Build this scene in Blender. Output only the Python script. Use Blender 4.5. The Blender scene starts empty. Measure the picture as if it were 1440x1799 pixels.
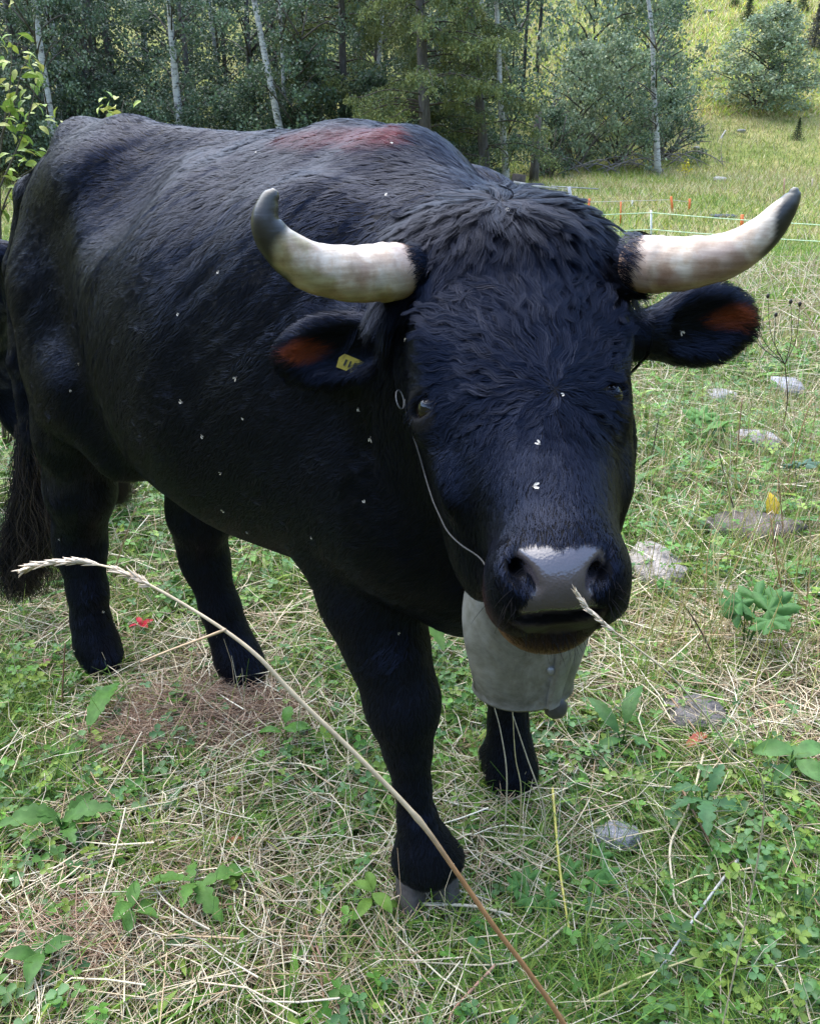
import bpy, math, random
import numpy as np
from mathutils import Vector

R = math.radians
random.seed(7)
rng = np.random.default_rng(7)
scene = bpy.context.scene
COL = scene.collection

# ----------------------------------------------------------------- camera, sky, sun, exposure
CAM_H, PITCH, FPX = 1.35, R(25.0), 1450.0
cd = bpy.data.cameras.new('camera')
cam = bpy.data.objects.new('camera', cd)
COL.objects.link(cam)
cam.location = (0, 0, CAM_H)
cam.rotation_euler = (R(90) - PITCH, 0, 0)
cd.sensor_fit = 'VERTICAL'
cd.sensor_height = 24.0
cd.lens = 24.0 * FPX / 1799.0
cd.clip_start, cd.clip_end = 0.05, 600.0
scene.camera = cam

SUN_EL, SUN_AZ = R(63), R(-42)      # azimuth from +Y (away from the camera) towards +X
world = bpy.data.worlds.new('World')
scene.world = world
world.use_nodes = True
wn = world.node_tree
wbg = wn.nodes['Background']
sky = wn.nodes.new('ShaderNodeTexSky')
sky.sky_type = 'NISHITA'
sky.sun_disc = False
sky.sun_elevation = SUN_EL
sky.sun_rotation = SUN_AZ
sky.air_density = 1.0
sky.dust_density = 1.0
sky.ozone_density = 1.0
wn.links.new(sky.outputs[0], wbg.inputs[0])
wbg.inputs[1].default_value = 0.15

sl = bpy.data.lights.new('sun', 'SUN')
sl.energy = 1.1
sl.angle = R(80)
sl.color = (1.0, 0.94, 0.82)
sun = bpy.data.objects.new('sun', sl)
COL.objects.link(sun)
sd = Vector((math.sin(SUN_AZ) * math.cos(SUN_EL), math.cos(SUN_AZ) * math.cos(SUN_EL), math.sin(SUN_EL)))
sun.rotation_euler = sd.to_track_quat('Z', 'Y').to_euler()
sun.location = (0, 0, 30)

vs = scene.view_settings
vs.view_transform = 'Standard'
vs.look = 'None'
vs.gamma = 1.0
vs.use_curve_mapping = False
vs.exposure = 2.5
scene.cycles.max_bounces = 6
scene.cycles.transparent_max_bounces = 4

# ----------------------------------------------------------------- helpers
Z3 = np.array([0, 0, 1.0])
CP, SP = math.cos(PITCH), math.sin(PITCH)


def at(px, py, D):
    """World point seen at photo pixel (px, py) on the vertical plane y = D."""
    a, b = (px - 720.0) / FPX, -(py - 899.5) / FPX
    d = np.array([a, CP + b * SP, -SP + b * CP])
    return np.array([0, 0, CAM_H]) + d * (D / d[1])


def pxm(p):
    """Metres per photo pixel at world point p."""
    return (p[1] * CP + (CAM_H - p[2]) * SP) / FPX


def N(v):
    v = np.asarray(v, float)
    return v / max(1e-9, np.linalg.norm(v))


def NN(v):
    return v / np.maximum(1e-9, np.linalg.norm(v, axis=-1, keepdims=True))


def _hash(ix, iy, iz, seed):
    h = (ix * 374761393 + iy * 668265263 + iz * 2147483647 + seed * 974711) & 0xFFFFFFFF
    h = ((h ^ (h >> 13)) * 1274126177) & 0xFFFFFFFF
    h = h ^ (h >> 16)
    return (h & 0xFFFF) / 65535.0


def noise3(p, scale, seed=0):
    """Value noise, -1..1, for points (n,3) or (n,2)."""
    p = np.asarray(p, float) * scale
    if p.shape[1] == 2:
        p = np.c_[p, np.zeros(len(p))]
    i = np.floor(p).astype(np.int64)
    f = p - i
    f = f * f * (3 - 2 * f)
    r = 0
    for dx in (0, 1):
        for dy in (0, 1):
            for dz in (0, 1):
                w = (f[:, 0] if dx else 1 - f[:, 0]) * (f[:, 1] if dy else 1 - f[:, 1]) * (f[:, 2] if dz else 1 - f[:, 2])
                r = r + w * _hash(i[:, 0] + dx, i[:, 1] + dy, i[:, 2] + dz, seed)
    return r * 2 - 1


def smooth(a, b, x):
    t = np.clip((x - a) / (b - a), 0, 1)
    return t * t * (3 - 2 * t)


def tag(o, label=None, cat=None, group=None, kind=None):
    if label:
        o['label'] = label
    if cat:
        o['category'] = cat
    if group:
        o['group'] = group
    if kind:
        o['kind'] = kind
    return o


def empty(name, loc=(0, 0, 0), label=None, cat=None, group=None, kind=None):
    o = bpy.data.objects.new(name, None)
    o.empty_display_size = 0.1
    o.location = tuple(float(c) for c in loc)
    COL.objects.link(o)
    return tag(o, label, cat, group, kind)


def mesh_data(name, verts, faces, mats=(), colors=None, smooth_shade=True):
    """faces: (n,3) or (n,4) int array, or a list of such arrays."""
    verts = np.ascontiguousarray(verts, np.float32)
    fl = faces if isinstance(faces, list) else [faces]
    fl = [np.asarray(f, np.int32) for f in fl if len(f)]
    me = bpy.data.meshes.new(name)
    me.vertices.add(len(verts))
    me.vertices.foreach_set('co', verts.ravel())
    loops = np.concatenate([f.ravel() for f in fl])
    sizes = np.concatenate([np.full(len(f), f.shape[1], np.int32) for f in fl])
    me.loops.add(len(loops))
    me.loops.foreach_set('vertex_index', loops)
    me.polygons.add(len(sizes))
    starts = np.concatenate([[0], np.cumsum(sizes)[:-1]]).astype(np.int32)
    me.polygons.foreach_set('loop_start', starts)
    me.polygons.foreach_set('loop_total', sizes)
    me.polygons.foreach_set('use_smooth', np.full(len(sizes), smooth_shade, bool))
    for m in (mats if isinstance(mats, (list, tuple)) else [mats]):
        me.materials.append(m)
    me.update(calc_edges=True)
    me.validate()
    if colors is not None:
        ca = me.color_attributes.new('tint', 'FLOAT_COLOR', 'POINT')
        c = np.asarray(colors, np.float32)
        if c.shape[1] == 3:
            c = np.c_[c, np.ones(len(c), np.float32)]
        ca.data.foreach_set('color', np.ascontiguousarray(c, np.float32).ravel())
    return me


def link(name, me, parent=None, loc=None):
    o = bpy.data.objects.new(name, me)
    COL.objects.link(o)
    if loc is not None:
        o.location = tuple(float(c) for c in loc)
    if parent is not None:
        o.parent = parent
    return o


class MB:
    """Collects quads and triangles, with per vertex colours, into one mesh."""

    def __init__(self):
        self.v, self.q, self.t, self.c, self.n = [], [], [], [], 0

    def add(self, v, q=None, t=None, c=(1, 1, 1)):
        v = np.asarray(v, float).reshape(-1, 3)
        self.v.append(v)
        if q is not None and len(q):
            self.q.append(np.asarray(q, int).reshape(-1, 4) + self.n)
        if t is not None and len(t):
            self.t.append(np.asarray(t, int).reshape(-1, 3) + self.n)
        c = np.asarray(c, float)
        self.c.append(np.broadcast_to(c, (len(v), 3)))
        self.n += len(v)
        return self

    def tube(self, pts, rad, sides=8, c=(1, 1, 1), cap=True):
        pts = np.asarray(pts, float)
        n = len(pts)
        rad = np.broadcast_to(np.asarray(rad, float), (n,))
        tg = NN(np.gradient(pts, axis=0))
        ref = np.array([0, 0, 1.0]) if abs(tg[0][2]) < 0.9 else np.array([1.0, 0, 0])
        u = N(np.cross(tg[0], ref))
        rings = []
        ang = np.linspace(0, 2 * np.pi, sides, endpoint=False)
        for i in range(n):
            u = N(u - tg[i] * np.dot(u, tg[i]))
            w = np.cross(tg[i], u)
            rings.append(pts[i] + rad[i] * (np.cos(ang)[:, None] * u + np.sin(ang)[:, None] * w))
        v = np.concatenate(rings)
        k = np.arange(sides)
        q = [np.c_[i * sides + k, i * sides + (k + 1) % sides, (i + 1) * sides + (k + 1) % sides, (i + 1) * sides + k] for i in range(n - 1)]
        t = []
        if cap:
            v = np.concatenate([v, pts[:1], pts[-1:]])
            a, b = n * sides, n * sides + 1
            t = np.concatenate([np.c_[(k + 1) % sides, k, np.full(sides, a)], np.c_[(n - 1) * sides + k, (n - 1) * sides + (k + 1) % sides, np.full(sides, b)]])
        c = np.asarray(c, float)
        if c.ndim == 2:
            c = np.repeat(c, sides, 0)
            if cap:
                c = np.concatenate([c, c[:1], c[-1:]])
        return self.add(v, np.concatenate(q), t, c)

    def data(self, name, mats, smooth_shade=True):
        fs = []
        if self.q:
            fs.append(np.concatenate(self.q))
        if self.t:
            fs.append(np.concatenate(self.t))
        return mesh_data(name, np.concatenate(self.v), fs, mats, np.concatenate(self.c), smooth_shade)

    def build(self, name, mats, parent=None, smooth_shade=True):
        return link(name, self.data(name, mats, smooth_shade), parent)


def spline(pts, n):
    """Catmull-Rom through pts, n samples."""
    p = np.asarray(pts, float)
    p = np.concatenate([[2 * p[0] - p[1]], p, [2 * p[-1] - p[-2]]])
    m = len(p) - 3
    t = np.linspace(0, m - 1e-6, n)
    i = t.astype(int)
    f = (t - i)[:, None]
    a, b, c, d = p[i], p[i + 1], p[i + 2], p[i + 3]
    return 0.5 * (2 * b + (c - a) * f + (2 * a - 5 * b + 4 * c - d) * f ** 2 + (3 * b - a - 3 * c + d) * f ** 3)


def ball(c, r, n=10, m=14, sq=(1, 1, 1), c_=(1, 1, 1)):
    th = np.linspace(0.001, np.pi - 0.001, n)
    ph = np.linspace(0, 2 * np.pi, m, endpoint=False)
    v = np.array([[math.sin(a) * math.cos(f) * sq[0], math.sin(a) * math.sin(f) * sq[1], math.cos(a) * sq[2]] for a in th for f in ph]) * r + np.asarray(c)
    kk = np.arange(m)
    q = np.concatenate([np.c_[i * m + kk, (i + 1) * m + kk, (i + 1) * m + (kk + 1) % m, i * m + (kk + 1) % m] for i in range(n - 1)])
    return MB().add(v, q, None, c_)



# ----------------------------------------------------------------- materials
def nodes(name):
    m = bpy.data.materials.new(name)
    m.use_nodes = True
    nt = m.node_tree
    return m, nt, nt.nodes['Principled BSDF']


def nd(nt, kind, **kw):
    n = nt.nodes.new('ShaderNode' + kind)
    for k, v in kw.items():
        if k.startswith('in_'):
            n.inputs[k[3:].replace('_', ' ')].default_value = v
        else:
            setattr(n, k, v)
    return n


def ramp(nt, fac, stops):
    r = nt.nodes.new('ShaderNodeValToRGB')
    e = r.color_ramp.elements
    while len(e) < len(stops):
        e.new(0.5)
    for s, (p, c) in zip(e, stops):
        s.position = p
        s.color = (*c, 1) if len(c) == 3 else c
    nt.links.new(fac, r.inputs[0])
    return r.outputs[0]


def mixc(nt, fac, a, b, mode='MIX'):
    m = nt.nodes.new('ShaderNodeMix')
    m.data_type = 'RGBA'
    m.blend_type = mode
    for i, x in ((0, fac), (6, a), (7, b)):
        if hasattr(x, 'is_linked'):
            nt.links.new(x, m.inputs[i])
        elif i == 0:
            m.inputs[0].default_value = x
        else:
            m.inputs[i].default_value = (*x, 1) if len(x) == 3 else x
    return m.outputs[2]


def noise_tex(nt, scale, detail=4, rough=0.55, coord=None, dist=0.0):
    t = nd(nt, 'TexNoise')
    t.inputs['Scale'].default_value = scale
    t.inputs['Detail'].default_value = detail
    t.inputs['Roughness'].default_value = rough
    t.inputs['Distortion'].default_value = dist
    if coord is not None:
        nt.links.new(coord, t.inputs['Vector'])
    return t.outputs[0]


def bump(nt, h, strength=0.3, dist=0.01):
    b = nd(nt, 'Bump')
    b.inputs['Strength'].default_value = strength
    b.inputs['Distance'].default_value = dist
    nt.links.new(h, b.inputs['Height'])
    return b.outputs[0]


def objco(nt):
    return nd(nt, 'TexCoord').outputs['Object']


def geopos(nt):
    return nd(nt, 'NewGeometry').outputs['Position']


def tint_mat(name, rough=0.6, spec=0.35, var=0.0, noise=None, bumps=None, transl=0.0):
    """Colour from the mesh's own 'tint', varied per island and by noise; optional leaf translucency."""
    m, nt, b = nodes(name)
    c = nd(nt, 'Attribute', attribute_name='tint').outputs['Color']
    if var:
        g = nd(nt, 'NewGeometry').outputs['Random Per Island']
        k = ramp(nt, g, [(0, (1 - var,) * 3), (1, (1 + var,) * 3)])
        c = mixc(nt, 1.0, c, k, 'MULTIPLY')
    if noise:
        s, lo, hi = noise
        k = ramp(nt, noise_tex(nt, s, 5, 0.6, geopos(nt)), [(0.3, (lo,) * 3), (0.7, (hi,) * 3)])
        c = mixc(nt, 1.0, c, k, 'MULTIPLY')
    nt.links.new(c, b.inputs['Base Color'])
    b.inputs['Roughness'].default_value = rough
    b.inputs['Specular IOR Level'].default_value = spec
    if bumps:
        s, st, di = bumps
        nt.links.new(bump(nt, noise_tex(nt, s, 4, 0.6, geopos(nt)), st, di), b.inputs['Normal'])
    if transl:
        tr = nd(nt, 'BsdfTranslucent')
        nt.links.new(c, tr.inputs['Color'])
        mx = nd(nt, 'MixShader')
        mx.inputs[0].default_value = transl
        nt.links.new(b.outputs[0], mx.inputs[1])
        nt.links.new(tr.outputs[0], mx.inputs[2])
        nt.links.new(mx.outputs[0], nt.nodes['Material Output'].inputs[0])
    return m
# ----------------------------------------------------------------- terrain: a meadow that dips, then rises ahead; unseen slopes behind and beside added to block low sky
_py = np.array([-90, -60, -34, -22, -12, -4, 2.5, 6, 11, 16, 22, 30, 36, 45, 60, 80, 120.0])
_pz = np.array([40, 22, 8.0, 2.6, 0.3, 0, 0, -0.12, -0.42, -0.70, -0.62, -0.38, -0.12, 1.7, 8.6, 18, 36.0])  # first heights: unseen slope behind the camera, added to cut low sky light
_ty = np.linspace(-90, 120, 4201)
_tz = np.convolve(np.pad(np.interp(_ty, _py, _pz), 40, mode='edge'), np.ones(81) / 81, 'valid')


def gz(x, y, fine=True):
    x, y = np.asarray(x, float), np.asarray(y, float)
    sh = x.shape
    x, y = x.ravel(), y.ravel()
    z = np.interp(y, _ty, _tz)
    z = z + 0.55 * np.maximum(np.abs(x + 2) - 34, 0)  # unseen side slopes, steepened to cut low sky light
    p = np.c_[x, y]
    far = smooth(6, 30, np.hypot(x, y))
    z = z + far * (0.25 * noise3(p, 0.12, 61) + 0.35 * noise3(p, 0.05, 62) * smooth(30, 50, y))
    z = z + 0.03 * smooth(2.2, 5, np.hypot(x, y)) * noise3(p, 0.9, 63)
    if fine:
        z = z + 0.008 * noise3(p, 5.0, 64)
    return z.reshape(sh)


def hayness(x, y):
    """0 green sward .. 1 dry thatch."""
    p = np.c_[np.ravel(x), np.ravel(y)]
    h_ = 0.45 + 0.55 * noise3(p, 1.9, 71) + 0.36 * noise3(p, 5.0, 72)
    for cx, cy, r, a in ((-0.55, 1.68, 0.33, 0.6), (-0.62, 1.08, 0.22, 0.45), (0.45, 1.62, 0.28, 0.3), (0.18, 1.10, 0.2, 0.25), (0.85, 1.9, 0.3, 0.2)):
        h_ = h_ + a * np.exp(-((p[:, 0] - cx) ** 2 + (p[:, 1] - cy) ** 2) / r ** 2)
    return np.clip(h_, 0, 1)


gx_ = np.concatenate([np.arange(-95, -14, 2.2), np.arange(-14, -2.6, 0.5), np.arange(-2.6, 2.6, 0.06), np.arange(2.6, 30, 0.5), np.arange(30, 96, 2.2)])
gy_ = np.concatenate([np.arange(-85, -4, 2.5), np.arange(-4, 0.5, 0.4), np.arange(0.5, 5.0, 0.06), np.arange(5, 34, 0.45), np.arange(34, 78, 1.0), np.arange(78, 119, 3)])
GX, GY = np.meshgrid(gx_, gy_, indexing='ij')
GV = np.stack([GX, GY, gz(GX, GY)], -1).reshape(-1, 3)
ny_ = len(gy_)
ii, jj = np.meshgrid(np.arange(len(gx_) - 1), np.arange(ny_ - 1), indexing='ij')
GQ = np.stack([ii * ny_ + jj, (ii + 1) * ny_ + jj, (ii + 1) * ny_ + jj + 1, ii * ny_ + jj + 1], -1).reshape(-1, 4)
ground_m, nt, b = nodes('meadow_ground')
gp = geopos(nt)
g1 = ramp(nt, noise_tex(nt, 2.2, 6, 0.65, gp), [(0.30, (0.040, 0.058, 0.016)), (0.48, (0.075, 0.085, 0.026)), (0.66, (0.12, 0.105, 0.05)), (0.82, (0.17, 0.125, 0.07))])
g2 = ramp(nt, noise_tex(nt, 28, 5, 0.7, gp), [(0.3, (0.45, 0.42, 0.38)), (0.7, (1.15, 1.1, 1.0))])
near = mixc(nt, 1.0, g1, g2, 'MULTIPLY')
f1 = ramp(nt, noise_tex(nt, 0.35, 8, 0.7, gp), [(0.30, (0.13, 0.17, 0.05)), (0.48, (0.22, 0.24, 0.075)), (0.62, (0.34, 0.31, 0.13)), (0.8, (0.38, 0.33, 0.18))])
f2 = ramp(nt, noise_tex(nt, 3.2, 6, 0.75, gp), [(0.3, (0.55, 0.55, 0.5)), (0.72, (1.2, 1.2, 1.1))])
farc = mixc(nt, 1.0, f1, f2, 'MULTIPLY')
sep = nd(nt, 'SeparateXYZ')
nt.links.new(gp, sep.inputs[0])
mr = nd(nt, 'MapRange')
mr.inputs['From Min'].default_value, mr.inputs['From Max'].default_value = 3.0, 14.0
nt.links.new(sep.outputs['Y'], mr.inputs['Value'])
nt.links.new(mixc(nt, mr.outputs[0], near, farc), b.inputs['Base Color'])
b.inputs['Roughness'].default_value = 0.95
b.inputs['Specular IOR Level'].default_value = 0.1
nt.links.new(bump(nt, noise_tex(nt, 35, 6, 0.7, gp), 0.8, 0.03), b.inputs['Normal'])
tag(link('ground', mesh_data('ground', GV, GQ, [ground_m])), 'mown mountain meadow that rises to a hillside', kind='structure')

# ----------------------------------------------------------------- sward: grass blades, straw, clover, all real geometry
sward_m = tint_mat('grass_blade', 0.55, 0.3, var=0.28, transl=0.30)
straw_m = tint_mat('straw', 0.55, 0.3, var=0.22)
leaf_m = tint_mat('small_leaf', 0.45, 0.35, var=0.25, transl=0.25)


def spots(n, y0, y1, rg, power=1.0, margin=1.3, xmin=None, xmax=None):
    m = int(n * 1.0)
    y = y0 + (y1 - y0) * rg.random(m) ** power
    hw = (0.45 * y + 0.29) * margin
    x = rg.uniform(-1, 1, m) * hw
    if xmin is not None:
        x = rg.uniform(np.maximum(-hw, xmin), np.minimum(hw, xmax if xmax is not None else 1e9))
    return x, y


def blades(x, y, h_, w, lean, az, S, col, rg, tipcol=None, z=None):
    n = len(x)
    base = np.c_[x, y, gz(x, y) - 0.004] if z is None else np.c_[x, y, z]
    d = np.c_[np.cos(az), np.sin(az), np.zeros(n)]
    fa = az + np.pi / 2 + rg.normal(0, 0.6, n)
    sd = np.c_[np.cos(fa), np.sin(fa), np.zeros(n)]
    V = np.zeros((n, S + 1, 2, 3))
    C = np.zeros((n, S + 1, 2, 3))
    for i in range(S + 1):
        s = i / S
        ctr = base + d * (h_ * lean * s ** 1.6)[:, None]
        ctr[:, 2] += h_ * (s - 0.38 * np.minimum(lean, 1.3) * s ** 2.2)
        ww = w * (1 - 0.93 * s ** 1.4) * 0.5
        V[:, i, 0], V[:, i, 1] = ctr - sd * ww[:, None], ctr + sd * ww[:, None]
        cc = col if tipcol is None else col * (1 - s ** 2) + tipcol * s ** 2
        C[:, i, 0] = C[:, i, 1] = cc
    k = np.arange(n)[:, None] * (2 * (S + 1))
    q = np.concatenate([k + np.array([[2 * i, 2 * i + 1, 2 * i + 3, 2 * i + 2]]) for i in range(S)])
    return V.reshape(-1, 3), q, C.reshape(-1, 3)


def straws(x, y, z, az, pitch, ln, r, segs, col, rg, bend=0.15, sides=3):
    n = len(x)
    d = np.c_[np.cos(az) * np.cos(pitch), np.sin(az) * np.cos(pitch), np.sin(pitch)]
    sd = np.c_[-np.sin(az), np.cos(az), np.zeros(n)]
    up = np.cross(d, sd)
    bd = rg.normal(0, bend, n)
    kink = rg.normal(0, bend, n)
    V = np.zeros((n, segs + 1, sides, 3))
    for i in range(segs + 1):
        s = i / segs - 0.5
        ctr = np.c_[x, y, z] + d * (ln * s)[:, None] + sd * (ln * (bd * s * s + kink * np.abs(s) * 0.5))[:, None] + up * (ln * 0.2 * np.abs(bd) * (0.25 - s * s))[:, None]
        rr = r * (1 - 0.45 * (s + 0.5))
        for j in range(sides):
            a = 2 * np.pi * j / sides
            V[:, i, j] = ctr + (sd * math.cos(a) + up * math.sin(a)) * rr[:, None]
    k = np.arange(n)[:, None] * ((segs + 1) * sides)
    q = np.concatenate([k + np.array([[i * sides + j, i * sides + (j + 1) % sides, (i + 1) * sides + (j + 1) % sides, (i + 1) * sides + j]]) for i in range(segs) for j in range(sides)])
    return V.reshape(-1, 3), q, np.repeat(col, (segs + 1) * sides, 0)


def ovals(c, ax, nrm, ln, w, col, nv=6):
    """Small leaves: fan of nv rim points round a raised middle; c = leaf base."""
    n = len(c)
    sd = np.cross(nrm, ax)
    ang = np.linspace(0, 2 * np.pi, nv, endpoint=False) + np.pi
    V = np.zeros((n, nv + 1, 3))
    for i, a in enumerate(ang):
        t, s = 0.5 + 0.5 * math.cos(a), math.sin(a)
        V[:, i] = c + ax * (ln * t)[:, None] + sd * (w * 0.5 * s * (0.75 + 0.5 * t))[:, None] + nrm * (w * 0.18 * abs(s))[:, None]
    V[:, nv] = c + ax * (ln * 0.55)[:, None] - nrm * (w * 0.05)[:, None]
    k = np.arange(n)[:, None] * (nv + 1)
    t = np.concatenate([k + np.array([[i, (i + 1) % nv, nv]]) for i in range(nv)])
    return V.reshape(-1, 3), t, np.repeat(col, nv + 1, 0)


GREENS = np.array([(0.110, 0.210, 0.028), (0.080, 0.170, 0.026), (0.15, 0.25, 0.036), (0.070, 0.145, 0.036), (0.21, 0.265, 0.045)])
STRAWS = np.array([(0.62, 0.54, 0.36), (0.54, 0.44, 0.27), (0.70, 0.63, 0.47), (0.38, 0.27, 0.16), (0.60, 0.49, 0.34)])


def pick(pal, n, rg, sp=0.18):
    return pal[rg.integers(0, len(pal), n)] * rg.uniform(1 - sp, 1 + sp, (n, 1))


rg = np.random.default_rng(20)
mb = MB()
# near sward
x, y = spots(92000, 0.70, 2.3, rg, 1.0, 1.4)
hy = hayness(x, y)
keep = rg.random(len(x)) < 1.0 - 0.80 * hy
x, y, hy = x[keep], y[keep], hy[keep]
tuft = noise3(np.c_[x, y], 9, 75)
h_ = (0.030 + 0.065 * rg.random(len(x)) ** 1.4 + 0.05 * np.maximum(tuft, 0)) * (1.1 - 0.4 * hy)
v, q, c = blades(x, y, h_, rg.uniform(0.0014, 0.0038, len(x)), rg.uniform(0.3, 1.5, len(x)), rg.uniform(0, 6.283, len(x)), 2, pick(GREENS, len(x), rg), rg)
mb.add(v, q, None, c)
x, y = spots(90000, 2.2, 5.2, rg, 0.9, 1.45)
hy = hayness(x, y)
h_ = (0.05 + 0.09 * rg.random(len(x))) * (1.1 - 0.4 * hy)
dry = (rg.random(len(x)) < 0.12 + 0.35 * hy)[:, None]
v, q, c = blades(x, y, h_, rg.uniform(0.0028, 0.0055, len(x)), rg.uniform(0.3, 1.4, len(x)), rg.uniform(0, 6.283, len(x)), 2, np.where(dry, pick(STRAWS, len(x), rg) * 0.9, pick(GREENS, len(x), rg)), rg)
mb.add(v, q, None, c)
# tufts of longer, brighter grass
tx, ty = spots(190, 0.72, 2.6, rg, 1.0, 1.2)
for cx, cy in zip(tx, ty):
    n = int(rg.uniform(18, 60))
    sp_ = rg.uniform(0.012, 0.045)
    x, y = cx + rg.normal(0, sp_, n), cy + rg.normal(0, sp_, n)
    v, q, c = blades(x, y, rg.uniform(0.05, 0.15, n), rg.uniform(0.002, 0.0048, n), rg.uniform(0.2, 1.3, n), rg.uniform(0, 6.283, n), 4, pick(GREENS[[0, 2, 4]], n, rg) * rg.uniform(0.8, 1.25), rg)
    mb.add(v, q, None, c)
tag(mb.build('meadow_grass', [sward_m]), 'short green grass blades of the meadow round the bull', kind='stuff')

mb = MB()
x, y = spots(85000, 5.0, 18, rg, 0.75, 1.5)
dry = (rg.random(len(x)) < 0.06 + 0.28 * hayness(x * 0.3, y * 0.3) * smooth(13, 9, y))[:, None]
v, q, c = blades(x, y, rg.uniform(0.07, 0.20, len(x)), rg.uniform(0.008, 0.016, len(x)), rg.uniform(0.3, 1.3, len(x)), rg.uniform(0, 6.283, len(x)), 2, np.where(dry, pick(STRAWS, len(x), rg) * 0.85, pick(GREENS, len(x), rg) * np.array([1.15, 1.15, 1.1])), rg)
mb.add(v, q, None, c)
x, y = spots(160000, 17, 46, rg, 0.8, 1.5, xmin=-22)
nn_ = noise3(np.c_[x, y], 0.5, 76)
dry = (rg.random(len(x)) < 0.42 + 0.3 * nn_)[:, None]
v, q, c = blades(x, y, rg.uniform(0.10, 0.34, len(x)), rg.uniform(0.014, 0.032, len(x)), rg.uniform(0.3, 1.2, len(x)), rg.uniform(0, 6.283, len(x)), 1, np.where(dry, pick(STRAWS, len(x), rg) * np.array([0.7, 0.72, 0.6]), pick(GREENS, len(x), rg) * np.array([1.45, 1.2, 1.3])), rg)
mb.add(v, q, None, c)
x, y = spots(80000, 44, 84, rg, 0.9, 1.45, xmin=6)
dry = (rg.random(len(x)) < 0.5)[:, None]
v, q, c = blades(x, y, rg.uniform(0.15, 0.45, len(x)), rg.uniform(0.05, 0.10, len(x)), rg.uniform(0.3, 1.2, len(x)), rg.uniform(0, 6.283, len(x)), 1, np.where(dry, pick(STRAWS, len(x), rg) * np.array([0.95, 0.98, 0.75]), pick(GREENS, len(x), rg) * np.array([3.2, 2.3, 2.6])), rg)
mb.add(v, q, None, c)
tag(mb.build('far_meadow_grass', [sward_m]), 'longer yellowish grass of the meadow beyond the bull and up the hillside', kind='stuff')

# straw and hay left from mowing
mb = MB()
x, y = spots(12500, 0.68, 2.3, rg, 1.0, 1.25)
hy = hayness(x, y)
keep = rg.random(len(x)) < 0.26 + 0.85 * hy
x, y, hy = x[keep], y[keep], hy[keep]
n = len(x)
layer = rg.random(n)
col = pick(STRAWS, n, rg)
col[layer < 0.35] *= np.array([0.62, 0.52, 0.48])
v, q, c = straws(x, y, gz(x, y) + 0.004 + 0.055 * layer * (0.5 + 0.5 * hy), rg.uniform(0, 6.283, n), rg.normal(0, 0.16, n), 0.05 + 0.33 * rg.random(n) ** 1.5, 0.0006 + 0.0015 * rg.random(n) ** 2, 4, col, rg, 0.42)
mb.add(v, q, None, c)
x, y = spots(6500, 2.2, 6, rg, 0.9, 1.25)
n = len(x)
v, q, c = straws(x, y, gz(x, y) + 0.08 * rg.random(n), rg.uniform(0, 6.283, n), rg.normal(0.1, 0.3, n), rg.uniform(0.08, 0.32, n), rg.uniform(0.001, 0.0022, n), 2, pick(STRAWS, n, rg), rg, 0.2)
mb.add(v, q, None, c)
x, y = spots(3500, 5.5, 12, rg, 0.8, 1.2)
n = len(x)
v, q, c = straws(x, y, gz(x, y) + 0.12 + 0.1 * rg.random(n), rg.uniform(0, 6.283, n), rg.normal(0.5, 0.5, n), rg.uniform(0.2, 0.5, n), rg.uniform(0.002, 0.005, n), 1, pick(STRAWS, n, rg) * 0.8, rg, 0.2)
mb.add(v, q, None, c)
tag(mb.build('straw_litter', [straw_m]), 'loose pale straw and dry hay strewn over the mown meadow', kind='stuff')

# matted brown thatch in the dry patches
mb = MB()
x, y = spots(26000, 0.7, 2.6, rg, 1.0, 1.25)
hy = hayness(x, y)
keep = rg.random(len(x)) < smooth(0.55, 1.0, hy)
x, y = x[keep], y[keep]
n = len(x)
col = pick(np.array([(0.36, 0.25, 0.16), (0.27, 0.17, 0.11), (0.44, 0.34, 0.22)]), n, rg)
v, q, c = straws(x, y, gz(x, y) + 0.003 + 0.03 * rg.random(n) ** 2, rg.normal(0.3, 0.9, n), rg.normal(0, 0.10, n), rg.uniform(0.03, 0.11, n), rg.uniform(0.0005, 0.0011, n), 2, col, rg, 0.4)
mb.add(v, q, None, c)
# a trodden heap of old reddish hay by the hind feet, a smaller one before it
for cx, cy, r_, n in ((-0.50, 1.66, 0.20, 3000), (-0.66, 1.55, 0.12, 900), (-0.60, 1.03, 0.13, 500)):
    a, d = rg.uniform(0, 6.283, n), r_ * np.sqrt(rg.random(n))
    x, y = cx + d * np.cos(a) * 1.5, cy + d * np.sin(a) * 0.75
    zz_ = gz(x, y) + 0.075 * (1 - (d / r_) ** 2) * rg.random(n) ** 0.7
    v, q, c = straws(x, y, zz_, rg.normal(0.1, 0.8, n), rg.normal(0, 0.22, n), rg.uniform(0.05, 0.20, n), rg.uniform(0.0006, 0.0013, n), 3, pick(np.array([(0.42, 0.27, 0.18), (0.33, 0.20, 0.13), (0.52, 0.38, 0.26)]), n, rg), rg, 0.6)
    mb.add(v, q, None, c)
tag(mb.build('dry_thatch', [straw_m]), 'matted brown dead grass in the trodden patches', kind='stuff')

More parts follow.
